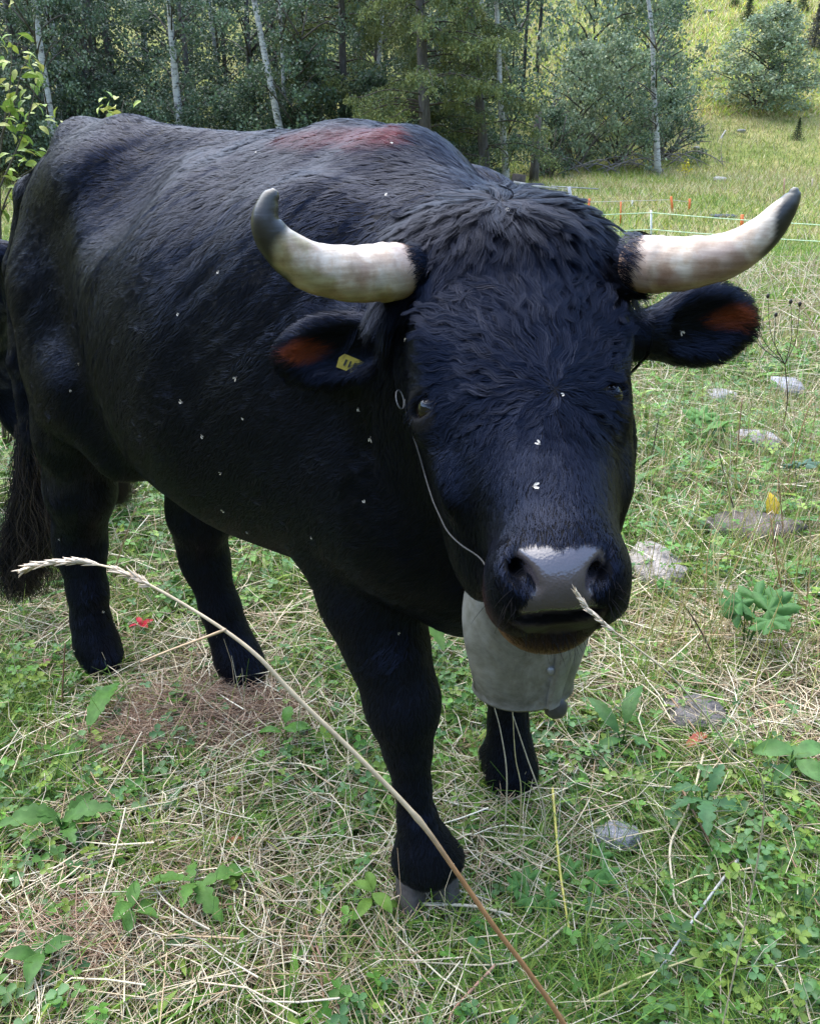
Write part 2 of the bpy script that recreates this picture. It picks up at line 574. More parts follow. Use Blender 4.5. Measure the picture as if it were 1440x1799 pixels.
# standing dry stalks
mb = MB()
for (n0, y0, y1, hl, hh, rr) in ((1100, 0.75, 2.4, 0.08, 0.24, 0.0009), (1500, 2.3, 6, 0.12, 0.42, 0.0013), (1000, 6, 16, 0.2, 0.5, 0.003)):
    x, y = spots(n0, y0, y1, rg, 0.9, 1.25)
    n = len(x)
    ln = rg.uniform(hl, hh, n)
    green = (rg.random(n) < 0.55)[:, None]
    col = np.where(green, pick(GREENS, n, rg) * 1.3, pick(STRAWS, n, rg))
    v, q, c = straws(x, y, gz(x, y) + ln * 0.42, rg.uniform(0, 6.283, n), rg.normal(1.25, 0.28, n), ln, np.full(n, rr), 3, col, rg, 0.25)
    mb.add(v, q, None, c)
n = 700
y = rg.uniform(1.7, 4.4, n)
x = rg.uniform(0.24, 0.62, n) * y + 0.15
ln = rg.uniform(0.14, 0.44, n)
col = pick(np.array([(0.20, 0.26, 0.05), (0.34, 0.32, 0.09), (0.55, 0.47, 0.26), (0.30, 0.18, 0.09), (0.50, 0.44, 0.20)]), n, rg)
v, q, c = straws(x, y, gz(x, y) + ln * 0.45, rg.uniform(0, 6.283, n), rg.normal(1.3, 0.22, n), ln, rg.uniform(0.0008, 0.0018, n), 3, col, rg, 0.3)
mb.add(v, q, None, c)
tag(mb.build('standing_straw', [straw_m]), 'thin dry grass stalks still standing in the meadow', kind='stuff')

# clover and other small leaved plants
mb = MB()
for (n0, y0, y1, l0, l1, nv) in ((7000, 0.7, 2.4, 0.009, 0.022, 6), (11000, 2.1, 6.0, 0.013, 0.03, 4)):
    x, y = spots(n0, y0, y1, rg, 0.95, 1.25)
    pn = noise3(np.c_[x, y], 3.2, 77) + 0.5 * noise3(np.c_[x, y], 9, 78)
    keep = rg.random(len(x)) < smooth(-0.65, 0.5, pn - 0.9 * (hayness(x, y) - 0.5))
    x, y = x[keep], y[keep]
    n = len(x)
    top = np.c_[x, y, gz(x, y) + rg.uniform(0.018, 0.07, n) * (1 if y1 < 3 else 1.5)]
    az0 = rg.uniform(0, 6.283, n)
    nr = NN(np.c_[rg.normal(0, 0.35, (n, 2)), np.ones(n)])
    col = pick(np.array([(0.080, 0.195, 0.026), (0.110, 0.24, 0.032), (0.07, 0.155, 0.04), (0.17, 0.25, 0.035), (0.085, 0.18, 0.055)]), n, rg)
    ln = rg.uniform(l0, l1, n)
    for j in range(3):
        a = az0 + j * 2.094
        ax = NN(np.c_[np.cos(a), np.sin(a), rg.normal(0, 0.2, n)])
        ax = NN(ax - nr * (ax * nr).sum(1, keepdims=True))
        v, t, c = ovals(top, ax, nr, ln, ln * rg.uniform(0.7, 0.95, n), col, nv)
        mb.add(v, None, t, c)
    if y1 < 3:
        v, q, c = straws(top[:, 0], top[:, 1], top[:, 2] - 0.018, az0, np.full(n, 1.4), np.full(n, 0.04), np.full(n, 0.0006), 1, col * 0.9, rg, 0.1)
        mb.add(v, q, None, c)
# strap shaped leaves in rosettes
for (n0, y0, y1, sc) in ((750, 0.72, 2.4, 1.0), (900, 2.3, 6, 1.7)):
    x, y = spots(n0, y0, y1, rg, 0.95, 1.25)
    n = len(x)
    for j in range(5):
        ln = rg.uniform(0.03, 0.085, n) * sc
        v, q, c = blades(x + rg.normal(0, 0.006, n), y + rg.normal(0, 0.006, n), ln, ln * rg.uniform(0.16, 0.34, n), rg.uniform(0.7, 1.8, n), rg.uniform(0, 6.283, n), 4, pick(GREENS, n, rg) * np.array([0.9, 1.05, 0.95]), rg)
        # fuller in the middle than a grass blade
        V = v.reshape(n, 5, 2, 3)
        m_ = V.mean(2, keepdims=True)
        prof_ = np.array([0.35, 0.95, 1.35, 1.4, 1.0]).reshape(1, 5, 1, 1)
        v = (m_ + (V - m_) * prof_).reshape(-1, 3)
        mb.add(v, q, None, c)
tag(mb.build('clover_cover', [leaf_m]), 'clover and small broad leaved herbs growing through the meadow', kind='stuff')
# ----------------------------------------------------------------- wood, bushes, fences
bark_birch, nt, b = nodes('birch_bark')
tc = nd(nt, 'TexCoord').outputs['Object']
mp = nd(nt, 'Mapping')
mp.inputs['Scale'].default_value = (3, 3, 9)
nt.links.new(tc, mp.inputs['Vector'])
bn = noise_tex(nt, 1.6, 5, 0.7, mp.outputs[0])
c1 = ramp(nt, bn, [(0.36, (0.05, 0.045, 0.04)), (0.44, (0.34, 0.33, 0.31)), (0.56, (0.55, 0.54, 0.51)), (0.72, (0.42, 0.40, 0.37))])
nt.links.new(c1, b.inputs['Base Color'])
b.inputs['Roughness'].default_value = 0.8
nt.links.new(bump(nt, bn, 0.5, 0.02), b.inputs['Normal'])
bark_grey, nt, b = nodes('grey_bark')
tc = nd(nt, 'TexCoord').outputs['Object']
mp = nd(nt, 'Mapping')
mp.inputs['Scale'].default_value = (9, 9, 1.5)
nt.links.new(tc, mp.inputs['Vector'])
bn = noise_tex(nt, 2.0, 6, 0.7, mp.outputs[0])
nt.links.new(ramp(nt, bn, [(0.3, (0.035, 0.030, 0.026)), (0.55, (0.10, 0.088, 0.078)), (0.75, (0.17, 0.155, 0.14))]), b.inputs['Base Color'])
b.inputs['Roughness'].default_value = 0.9
nt.links.new(bump(nt, bn, 0.8, 0.03), b.inputs['Normal'])
dead_m = tint_mat('dead_wood', 0.85, 0.2, var=0.2, noise=(8, 0.6, 1.25))
crown_m = tint_mat('tree_leaves', 0.5, 0.4, var=0.35, transl=0.30)
needle_m = tint_mat('needles', 0.6, 0.25, var=0.3, transl=0.15)


def leaf_cloud(pts, size, col, rg, flat=0.3, asp=0.7):
    """Two-triangle pointed leaves at pts."""
    n = len(pts)
    nr = NN(np.c_[rg.normal(0, 1, (n, 2)), rg.normal(0.5, 0.8, n)])
    ax = rg.normal(0, 1, (n, 3)) - Z3 * flat
    ax = NN(ax - nr * (ax * nr).sum(1, keepdims=True))
    sd = np.cross(nr, ax)
    L_ = (size * rg.uniform(0.6, 1.3, n))[:, None]
    V = np.stack([pts, pts + ax * L_ * 0.45 + sd * L_ * asp * 0.5, pts + ax * L_, pts + ax * L_ * 0.45 - sd * L_ * asp * 0.5], 1)
    V[:, 1] += nr * L_ * 0.08
    V[:, 3] += nr * L_ * 0.08
    k = np.arange(n)[:, None] * 4
    return V.reshape(-1, 3), k + np.array([[0, 1, 2, 3]]), np.repeat(col, 4, 0)


def clump_points(centers, rad, per, rg, squash=0.75):
    m = len(centers)
    d = NN(rg.normal(0, 1, (m, per, 3))) * (rg.random((m, per, 1)) ** 0.5)
    d[:, :, 2] *= squash
    return (centers[:, None] + d * np.reshape(rad, (m, 1, 1))).reshape(-1, 3)


def broad_crown(name, z0, z1, rmax, nclump, per, leaf, pal, seed, shape='birch'):
    """Crown centred on x=y=0 with the trunk line up the z axis, plus thin limbs that carry the clumps."""
    rg = np.random.default_rng(seed)
    cs, rr = [], []
    limbs = MB()
    for i in range(nclump):
        f = rg.random() ** 0.9
        z = z0 + (z1 - z0) * f
        env = rmax * (math.sin(math.pi * min(0.98, 0.22 + 0.75 * f)) ** 0.7 if shape == 'birch' else (1 - 0.75 * f ** 2))
        a, r = rg.random() * 6.283, env * rg.random() ** 0.55
        c = np.array([r * math.cos(a), r * math.sin(a), z])
        cs.append(c)
        rr.append(rg.uniform(0.28, 0.62) * (1 if shape == 'birch' else 0.8))
        if i % 3 == 0:
            s = np.array([0, 0, max(0.1, z - r * rg.uniform(0.3, 0.9))])
            limbs.tube(spline([s, s * 0.45 + c * 0.55 + [0, 0, 0.12 * r], c], 6), np.linspace(0.028, 0.008, 6) * (0.7 + 0.3 * r), 5, (0.09, 0.08, 0.07))
    cs, rr = np.array(cs), np.array(rr)
    P = clump_points(cs, rr, per, rg, 0.7)
    tone = np.repeat(rg.uniform(0.7, 1.3, len(cs)), per)[:, None]
    col = pick(np.array(pal), len(P), rg, 0.15) * tone
    v, q, c = leaf_cloud(P, leaf, col, rg)
    crown = MB().add(v, q, None, c).data(name, [crown_m], False)
    return crown, limbs.data(name + '_limbs', [dead_m])


BIRCH_PAL = [(0.080, 0.13, 0.072), (0.098, 0.152, 0.084), (0.072, 0.115, 0.07), (0.115, 0.16, 0.088)]
DARK_PAL = [(0.050, 0.084, 0.046), (0.064, 0.104, 0.056), (0.044, 0.074, 0.044), (0.08, 0.112, 0.06)]
GREY_PAL = [(0.20, 0.27, 0.165), (0.25, 0.31, 0.195), (0.175, 0.245, 0.135), (0.28, 0.33, 0.18)]
CR = [broad_crown('crown', 0.6, 9.5, 1.9, 95, 62, 0.105, BIRCH_PAL, 31), broad_crown('crown', 1.0, 9.0, 1.7, 90, 62, 0.10, BIRCH_PAL, 32),
      broad_crown('crown', 0.4, 8.5, 2.1, 100, 60, 0.11, DARK_PAL, 33)]
SH = [broad_crown('crown', 0.15, 2.9, 1.35, 62, 60, 0.095, DARK_PAL, 34, 'bush'), broad_crown('crown', 0.1, 2.5, 1.5, 62, 60, 0.10, BIRCH_PAL, 35, 'bush'),
      broad_crown('crown', 0.15, 3.6, 1.9, 105, 62, 0.11, GREY_PAL, 36, 'bush')]


def broad_tree(name, p0, p1, D, r_px, label, group, crown, bark, dD=0.0, height=9.5, scale=1.0, rot_=0.0, cat='birch tree'):
    """Trunk through two photo points at depth D, carried on down to the ground and up to its top."""
    a, b_ = at(*p0, D), at(*p1, D)
    up = a - b_
    up = up / up[2]
    base = b_ + up * (gz(b_[0], D) - b_[2])
    base = base + up * (gz(base[0], base[1]) - base[2])
    rad = r_px * pxm(b_)
    t = empty(name, base, label, cat, group)
    zs = np.linspace(-0.15, height, 14)
    rgt = np.random.default_rng(int(abs(p0[0]) * 7 + 5))
    wob = np.cumsum(rgt.normal(0, 0.02, (14, 3)), 0)
    pts = up * zs[:, None] + wob * [1, 1, 0]
    pts = pts - pts[1] * [1, 1, 0]
    rads = rad * (1.05 - 0.85 * np.linspace(0, 1, 14))
    rads[0] *= 1.25
    MB().tube(pts, rads, 12, (0.3, 0.3, 0.3)).build('trunk', [bark], t)
    if crown is not None:
        for nm, me in (('crown', crown[0]), ('limb', crown[1])):
            o = link(nm, me, t)
            o.scale = (scale,) * 3
            o.rotation_euler = (math.atan2(-up[1], 1) * 0, math.atan2(up[0], 1), rot_)
    return t


rg = np.random.default_rng(40)
gB = 'birches at the edge of the wood'
TREES = [
    ((12, 0), (34, 150), 32, 8, 'dark grey trunk at the left edge of the wood behind the sapling', 2, bark_grey, 'tree'),
    ((60, 0), (93, 225), 29, 7.5, 'white birch with a leaning trunk, nearest the bright sapling', 0, bark_birch, 'birch tree'),
    ((78, 0), (112, 215), 31, 7, 'thin grey birch close behind the leaning white one', 1, bark_birch, 'birch tree'),
    ((150, 0), (160, 215), 32, 6, 'thin dark trunk, one of a close pair in the wood', 2, bark_grey, 'tree'),
    ((156, 0), (168, 200), 33, 5, 'slender trunk that touches the dark one, second of the close pair', 1, bark_grey, 'tree'),
    ((296, 0), (319, 222), 30, 8, 'white birch standing alone above the hips of the bull', 1, bark_birch, 'birch tree'),
    ((447, 40), (486, 225), 29, 7.5, 'white birch that leans left above the dip of the back of the bull', 0, bark_birch, 'birch tree'),
    ((487, 0), (501, 220), 30, 5, 'thin pale birch just right of the leaning one over the back', 1, bark_birch, 'birch tree'),
    ((846, 60), (838, 250), 34, 7, 'pale birch trunk half hidden behind the larch', 0, bark_birch, 'birch tree'),
    ((868, 60), (886, 325), 29, 6, 'thin white birch whose foot shows right of the neck of the bull', 1, bark_birch, 'birch tree'),
    ((1134, 0), (1144, 190), 34.2, 6, 'white birch rising from the bushes on the right', 1, bark_birch, 'birch tree')]
for p0, p1, D, rpx, lab, ci, bk, cat in TREES:
    sc = 1.0 if D < 36 else 0.9
    broad_tree('birch_tree' if bk is bark_birch else 'woodland_tree', p0, p1, D, rpx, lab, gB if bk is bark_birch else 'dark trunks in the wood', CR[ci], bk, scale=sc, rot_=rg.random() * 6, cat=cat)

# trees further back in the wood, filling it with crowns
for i in range(23):
    px = -160 + i * 46 + rg.uniform(-18, 18)
    D = rg.uniform(34, 42)
    p = at(px, 200, D)
    z = float(gz(p[0], D))
    t = empty('woodland_tree', (p[0], D, z), 'leafy tree deep in the dark wood', 'tree', 'trees deep in the wood')
    hgt = rg.uniform(8, 10)
    MB().tube([(0, 0, -0.1), (rg.normal(0, 0.1), rg.normal(0, 0.1), hgt * 0.5), (rg.normal(0, 0.3), rg.normal(0, 0.3), hgt)], [rg.uniform(0.09, 0.15), 0.09, 0.03], 8, (0.3, 0.3, 0.3)).build('trunk', [bark_grey if i % 3 else bark_birch], t)
    c = CR[[2, 2, 0, 1][i % 4]]
    for nm, me in (('crown', c[0]), ('limb', c[1])):
        o = link(nm, me, t)
        o.rotation_euler = (0, 0, rg.random() * 6.28)
        s = rg.uniform(0.95, 1.2)
        o.scale = (s * 1.1, s * 1.1, s)

# bushes under the trees
for i in range(29):
    px = -120 + i * 35 + rg.uniform(-14, 14)
    D = rg.uniform(28.5, 35)
    p = at(px, 260, D)
    z = float(gz(p[0], D))
    if 845 < px < 960 and D < 33:
        D = 34.5
        z = float(gz(p[0], D))
    t = empty('woodland_bush', (p[0], D, z), 'dark leafy bush under the birches at the edge of the wood', 'bush', 'bushes under the birches')
    c = SH[0 if i % 3 else 1]
    for nm, me in (('crown', c[0]), ('limb', c[1])):
        o = link(nm, me, t)
        o.rotation_euler = (0, 0, rg.random() * 6.28)
        s = rg.uniform(0.85, 1.25)
        o.scale = (s, s, s * rg.uniform(0.85, 1.15))

# far wood behind, one mass up the slope
mb = MB()
n = 1150
x = rg.uniform(-42, 7, n)
y = rg.uniform(42, 72, n)
x = np.where(x > 0.14 * y, x - 20, x)
cz = gz(x, y)
cs = np.c_[x, y, cz + rg.uniform(0.4, 6.5, n)]
P = clump_points(cs, rg.uniform(0.7, 1.4, n), 42, rg, 0.85)
tone = np.repeat(rg.uniform(0.7, 1.3, n), 42)[:, None]
v, q, c = leaf_cloud(P, 0.22, pick(np.array(DARK_PAL), len(P), rg) * tone, rg)
mb.add(v, q, None, c)
for i in range(0, n, 9):
    mb.tube([(x[i], y[i], cz[i] - 0.2), (x[i] + 0.1, y[i], cz[i] + 7.5)], [0.12, 0.05], 5, (0.05, 0.045, 0.04))
tag(mb.build('far_wood', [crown_m], None, False), 'dense wood climbing the slope behind the birches', kind='stuff')


# larches with drooping sprays
def larch(name, p0, p1, D, rpx, label, seed, nb=58, height=10.5, reach=2.4):
    rg = np.random.default_rng(seed)
    a, b_ = at(*p0, D), at(*p1, D)
    up = (a - b_) / (a - b_)[2]
    base = b_ + up * (gz(b_[0], D) - b_[2])
    t = empty(name, base, label, 'larch', 'larches in the middle of the wood')
    MB().tube(up * np.linspace(-0.15, height, 12)[:, None], rpx * pxm(b_) * np.linspace(1.1, 0.25, 12), 12, (0.3, 0.3, 0.3)).build('trunk', [bark_grey], t)
    br, pts, cols = MB(), [], []
    for i in range(nb):
        z = 0.8 + (height - 1.5) * rg.random() ** 1.1
        az = rg.random() * 6.283
        ln = reach * (1 - 0.6 * z / height) * rg.uniform(0.55, 1.15)
        d = np.array([math.cos(az), math.sin(az), 0])
        s0 = up * z
        path = spline([s0, s0 + d * ln * 0.5 + Z3 * 0.10, s0 + d * ln * 0.85 - Z3 * 0.10, s0 + d * ln * 1.05 - Z3 * rg.uniform(0.05, 0.5)], 14)
        br.tube(path, np.linspace(0.026, 0.006, 14), 5, (0.075, 0.062, 0.050))
        dead = rg.random() < (0.35 if z < 2.2 else 0.05)
        tone = rg.uniform(0.75, 1.35)
        for j in range(3, 14):
            for k in range(5):
                tw = path[j] + rg.normal(0, 0.10, 3) * [1, 1, 0.4]
                hang = rg.uniform(0.10, 0.42)
                m = 4 if dead else 11
                f = rg.random(m)[:, None]
                sd = N(np.cross(d, Z3)) * rg.normal(0, 0.22) + d * rg.normal(0, 0.12)
                pts.append(tw + sd * f - Z3 * hang * f ** 1.3 + rg.normal(0, 0.02, (m, 3)))
                cols.append(np.tile(np.array([(0.15, 0.175, 0.06), (0.18, 0.20, 0.065), (0.11, 0.15, 0.065)][rg.integers(0, 3)]) * tone, (m, 1)))
    br.build('branch', [dead_m], t)
    P = np.concatenate(pts)
    v, q, c = leaf_cloud(P, 0.098, np.concatenate(cols), rg, 1.5, 0.34)
    MB().add(v, q, None, c).build('crown', [needle_m], t, False)
    return t


larch('larch_tree', (738, 0), (746, 215), 27.5, 11, 'thick trunked larch with drooping yellowish sprays above the withers', 51, 80, reach=2.9)
larch('larch_tree', (600, 0), (604, 210), 31, 8, 'slimmer larch with drooping green sprays left of the thick trunked one', 52, 66, reach=2.6)
larch('larch_tree', (828, 20), (852, 300), 28.5, 9, 'dark trunked larch standing between the thick one and the thin white birch', 53, 50, reach=2.2)
larch('larch_tree', (660, 0), (668, 220), 35, 8, 'larch set back between the other two larches', 54, 44, reach=2.2)

# willow bushes at the right of the wood
gW = 'willow bushes at the foot of the hill'
for px, py, D, s, sz, lab in ((1010, 285, 35.5, 1.05, 1.35, 'grey green willow bush at the right end of the wood'),
                              (1080, 288, 36.5, 1.15, 1.30, 'tall willow bush at the foot of the white birch on the right'),
                              (1165, 280, 37.5, 1.1, 1.10, 'willow bush right of the white birch and left of the open hillside'),
                              (965, 300, 33.5, 0.8, 1.35, 'darker willow bush beside the dark stump'),
                              (1325, 232, 45, 1.5, 1.02, 'rounded willow standing apart on the open hillside'),
                              (1030, 220, 42, 1.5, 1.6, 'pale willow rising behind the other bushes'),
                              (1130, 200, 43, 1.45, 1.4, 'pale feathery bush behind the white birch')):
    p = at(px, py, D)
    t = empty('willow_bush', (p[0], D, float(gz(p[0], D)) - 0.05), lab, 'willow bush', gW)
    for nm, me in (('crown', SH[2][0] if px not in (965, 1165) else SH[1][0]), ('limb', SH[2][1])):
        o = link(nm, me, t)
        o.rotation_euler = (0, 0, rg.random() * 6.28)
        o.scale = (s, s, s * sz * (0.75 if px == 1325 else 0.85))
        if px == 1325:
            o.location = (0, 0, 0.25)
    if px == 1325:
        o2 = link('crown', SH[2][0], t, (0.5, 0, -0.1))
        o2.scale = (1.35, 1.35, 0.95)
        o2.rotation_euler = (0, 0, 2.0)
    stems = MB()
    for j in range(7):
        a = rg.random() * 6.28
        d = np.array([math.cos(a), math.sin(a) * 0.6, 0])
        stems.tube(spline([d * 0.1 - Z3 * 0.1, d * 0.6 + Z3 * 0.7, d * rg.uniform(1, 1.7) + Z3 * rg.uniform(1.2, 2.2)], 8), np.linspace(0.06, 0.02, 8), 6, (0.16, 0.145, 0.13))
    stems.build('stem', [dead_m], t)

# dead branches lying along the bushes, a leaning grey stem, a stump and a fallen pole
gD = 'fallen branches below the willow bushes'
spotsD = [(985, 285, 34), (1020, 292, 34), (1050, 288, 34.5), (1085, 286, 35), (1120, 288, 35), (1150, 282, 35.5), (1185, 280, 36), (1210, 285, 36), (1000, 275, 34.6), (1065, 278, 35.3), (1100, 292, 34.4)]
for px, py, D in spotsD:
    p = at(px, py, D)
    o = empty('fallen_branch', (p[0], D, float(gz(p[0], D))), 'bare grey fallen branch lying below the willow bushes', 'branch', gD)
    m = MB()
    a = rg.uniform(-0.5, 0.5) + (math.pi if rg.random() < 0.5 else 0)
    d = np.array([math.cos(a), math.sin(a) * 0.5, 0])
    main = spline([d * -0.9 + Z3 * 0.05, Z3 * rg.uniform(0.3, 0.8), d * 0.9 + Z3 * rg.uniform(0.2, 0.6), d * 1.5 + Z3 * 0.02], 12)
    m.tube(main, np.linspace(0.035, 0.012, 12), 6, (0.20, 0.185, 0.17))
    for j in range(7):
        s = main[rg.integers(2, 11)]
        e = s + rg.normal(0, 0.45, 3) + Z3 * rg.uniform(-0.25, 0.35)
        m.tube(spline([s, (s + e) / 2 + rg.normal(0, 0.08, 3), e], 6), np.linspace(0.016, 0.005, 6), 5, (0.22, 0.20, 0.185))
    m.build('dead_wood', [dead_m], o)
p = at(936, 325, 30.5)
stump = empty('dead_trunk', (p[0], 30.5, float(gz(p[0], 30.5))), 'dark broken trunk standing right of the thin white birch', 'dead tree')
MB().tube([(0, 0, -0.1), (0.02, 0, 0.6), (0.0, 0, 1.5), (0.06, 0, 2.3)], [0.19, 0.15, 0.14, 0.10], 12, (0.3, 0.3, 0.3)).build('trunk', [bark_grey], stump)
p = at(908, 345, 26.5)
st = empty('tree_stump', (p[0], 26.5, float(gz(p[0], 26.5))), 'low cut tree stump beside the neck of the bull in the far meadow', 'stump')
sm = MB()
sm.tube([(0, 0, -0.1), (0, 0, 0.22), (0.03, 0, 0.46)], [0.30, 0.22, 0.20], 14, (0.07, 0.058, 0.048))
sm.build('stump_wood', [dead_m], st)
p = at(955, 335, 26)
fp = empty('fallen_pole', (p[0], 26, float(gz(p[0], 26))), 'pale fallen pole lying right of the low stump', 'pole')
MB().tube([(-0.9, 0.1, 0.25), (-0.2, 0, 0.14), (0.7, -0.1, 0.05)], [0.05, 0.045, 0.03], 8, (0.34, 0.33, 0.30)).build('pole_wood', [dead_m], fp)
a, b_ = at(1272, 232, 41), at(1254, 262, 39.5)
ls = empty('leaning_stem', b_, 'bare pale stem leaning beside the lone willow', 'stem')
MB().tube(spline([(0, 0, -0.2), (a - b_) * 0.5, (a - b_) * 1.1], 8), np.linspace(0.06, 0.03, 8), 6, (0.42, 0.40, 0.37)).build('stem_wood', [dead_m], ls)


# young spruces and shrubs on the hillside
def hill_at(px, py):
    """First terrain point on the ray of a photo pixel."""
    D = np.concatenate([np.linspace(0.4, 6, 4000), np.linspace(6.01, 118, 6000)])
    o = np.array([0, 0, CAM_H])
    d = at(px, py, 1.0) - o
    q = o + d * D[:, None]
    i = np.argmax(q[:, 2] < gz(q[:, 0], q[:, 1], False))
    return q[i] if i > 0 else q[-1]


def young_spruce(px, py, h_px, lab, seed, pal=((0.035, 0.055, 0.022), (0.045, 0.07, 0.026))):
    rg = np.random.default_rng(seed)
    p = hill_at(px, py)
    H = h_px * pxm(p)
    t = empty('young_spruce', p, lab, 'young spruce', 'small conifers on the hillside')
    MB().tube([(0, 0, -0.1), (0, 0, H)], [0.03 * H, 0.008 * H], 7, (0.3, 0.3, 0.3)).build('trunk', [bark_grey], t)
    n = 2600
    f = rg.random(n) ** 1.3
    a = rg.random(n) * 6.283
    whorl = np.round(f * 11) / 11
    r = 0.42 * H * (1 - whorl) * np.sqrt(rg.random(n)) * (0.75 + 0.25 * np.cos(5 * a + 40 * whorl))
    P = np.c_[r * np.cos(a), r * np.sin(a), H * (0.05 + 0.95 * whorl) - 0.22 * r + rg.normal(0, 0.012 * H, n)]
    v, q, c = leaf_cloud(P, 0.06 * H, pick(np.array(pal), n, rg, 0.3), rg, 0.2, 0.3)
    MB().add(v, q, None, c).build('crown', [needle_m], t, False)


young_spruce(1312, 38, 44, 'small spruce near the top of the hillside', 61)
young_spruce(1372, 82, 74, 'larger dark spruce on the hillside above the lone willow', 62)
young_spruce(1290, 12, 30, 'low spruce cut by the top of the picture', 63)
young_spruce(1428, 84, 70, 'greyish bare spruce at the right edge of the hillside', 64, ((0.10, 0.095, 0.085), (0.07, 0.075, 0.055)))
young_spruce(1408, 18, 40, 'dark spruce at the top right of the hillside', 65)
young_spruce(1398, 246, 34, 'small dark spruce at the foot of the hillside right of the lone willow', 66)

rock_m = tint_mat('rock', 0.85, 0.3, noise=(14, 0.55, 1.3), bumps=(30, 0.7, 0.05))
_ic = ball((0, 0, 0), 1.0, 9, 14)


def stone(name, p, sx, sy, sz, col, lab, cat, seed, group=None, sink=0.25, yaw_=0.0):
    v = _ic.v[0].copy()
    n1 = noise3(v * 1.0, 1.4, seed) * 0.30 + noise3(v, 3.1, seed + 1) * 0.14
    v = v * (1 + n1)[:, None]
    v[:, 2] = np.where(v[:, 2] > 0.55, 0.55 + (v[:, 2] - 0.55) * 0.35, v[:, 2])
    v = v * np.array([sx, sy, sz])
    v[:, 2] += sz * (1 - 2 * sink)
    me = MB().add(v, _ic.q[0], None, np.array(col) * (1 + 0.25 * noise3(v, 4.0 / sx, seed + 2)[:, None]))
    o = me.build(name, [rock_m])
    o.location = tuple(p)
    o.rotation_euler = (0, 0, yaw_)
    return tag(o, lab, cat, group)


for i, (px, py, s, lab) in enumerate(((1244, 22, 0.32, 'long pale boulder high on the hillside'), (1350, 92, 0.4, 'white boulder below the larger spruce'), (1300, 232, 0.25, 'small pale stone under the lone willow'),
                                      (1410, 148, 0.35, 'pale boulder at the right edge above the lone willow'), (1222, 262, 0.22, 'pale stone left of the bare leaning stem'), (1262, 318, 0.3, 'grey stone heap in the far meadow'))):
    p = hill_at(px, py)
    stone('boulder', p, s, s * 0.6, s * 0.4, (0.33, 0.32, 0.30), lab, 'boulder', 80 + i * 3, 'boulders on the hillside', yaw_=i)
p = hill_at(1270, 382)
sl_ = stone('dark_slab', p, 0.36, 0.22, 0.06, (0.085, 0.09, 0.11), 'dark flat slab lying between the fence tapes near the orange post', 'stone slab', 110)
p = hill_at(1202, 312)
yf = empty('yellow_flower', p, 'single yellow flowering plant in the far meadow', 'flower')
P = np.random.default_rng(3).normal(0, 1, (60, 3)) * [0.10, 0.08, 0.13] + [0, 0, 0.34]
v, q, c = leaf_cloud(P, 0.09, np.tile([0.55, 0.48, 0.02], (60, 1)), np.random.default_rng(4))
MB().add(v, q, None, c).build('blossom', [leaf_m], yf, False)
MB().tube([(0, 0, -0.05), (0.02, 0, 0.35)], 0.012, 5, (0.10, 0.15, 0.04)).build('stem', [leaf_m], yf)

# fences
post_m = tint_mat('fence_post', 0.5, 0.4, noise=(20, 0.8, 1.1))
wf = empty('tape_fence', hill_at(1143, 438), 'electric fence of thin white posts with two pale green tapes', 'fence')
WO = np.array(wf.location)
posts = []
for px, y0, y1 in ((640, 384, 446), (1143, 370, 438), (1640, 402, 468)):
    b0 = hill_at(px, y1)
    top = at(px, y0, b0[1])
    posts.append((b0, top))
    MB().tube([b0 - WO - Z3 * 0.1, (b0 + top) / 2 - WO, top - WO], [0.020, 0.020, 0.018], 8, (0.72, 0.71, 0.68)).build('post', [post_m], wf)
for f in (0.95, 0.52):
    m = MB()
    pts = []
    for (b0, t0), (b1, t1) in zip(posts[:-1], posts[1:]):
        a, b_ = b0 + (t0 - b0) * f, b1 + (t1 - b1) * f
        for s in np.linspace(0, 1, 12, endpoint=False):
            pts.append(a + (b_ - a) * s - Z3 * 0.10 * s * (1 - s) - WO + [0, -0.022, 0])
    m.tube(pts, 0.0085, 6, (0.50, 0.66, 0.42))
    m.build('tape', [post_m], wf)
of = empty('orange_fence', hill_at(1183, 374), 'line of short orange fence pegs joined by a thin string behind the white tape fence', 'fence')
OO = np.array(of.location)
tops = []
for px, y0, y1, dx, w in ((880, 352, 374, 0, .02), (936, 354, 374, -7, .03), (965, 350, 374, 0, .022), (983, 358, 374, 0, .03), (1032, 349, 374, 3, .035), (1090, 354, 394, 0, .018), (1183, 345, 373, -5, .03), (1211, 349, 369, 0, .035), (1303, 377, 405, 0, .04)):
    b0 = hill_at(px, y1)
    top = at(px + dx, y0, b0[1])
    MB().tube([b0 - OO - Z3 * 0.1, top - OO], [w, w * 0.9], 8, (0.62, 0.15, 0.03)).build('peg', [post_m], of)
    if px not in (1090, 1303):
        tops.append(top - OO - Z3 * 0.08)
MB().tube(np.array(tops), 0.006, 5, (0.55, 0.50, 0.45)).build('string', [post_m], of)
gp2 = hill_at(1004, 371)
gpost = empty('wooden_post', gp2, 'grey weathered wooden post with a cross rail behind the orange pegs', 'post')
tp = at(999, 328, gp2[1]) - gp2
MB().tube([(0, 0, -0.1), tp * 0.5, tp], [0.055, 0.05, 0.045], 9, (0.36, 0.36, 0.38)).build('post_shaft', [dead_m], gpost)
MB().tube([tp * 0.93 + [-0.45, 0, 0.05], tp * 0.93 + [0.75, 0.1, -0.02]], 0.018, 6, (0.30, 0.30, 0.29)).build('rail', [dead_m], gpost)
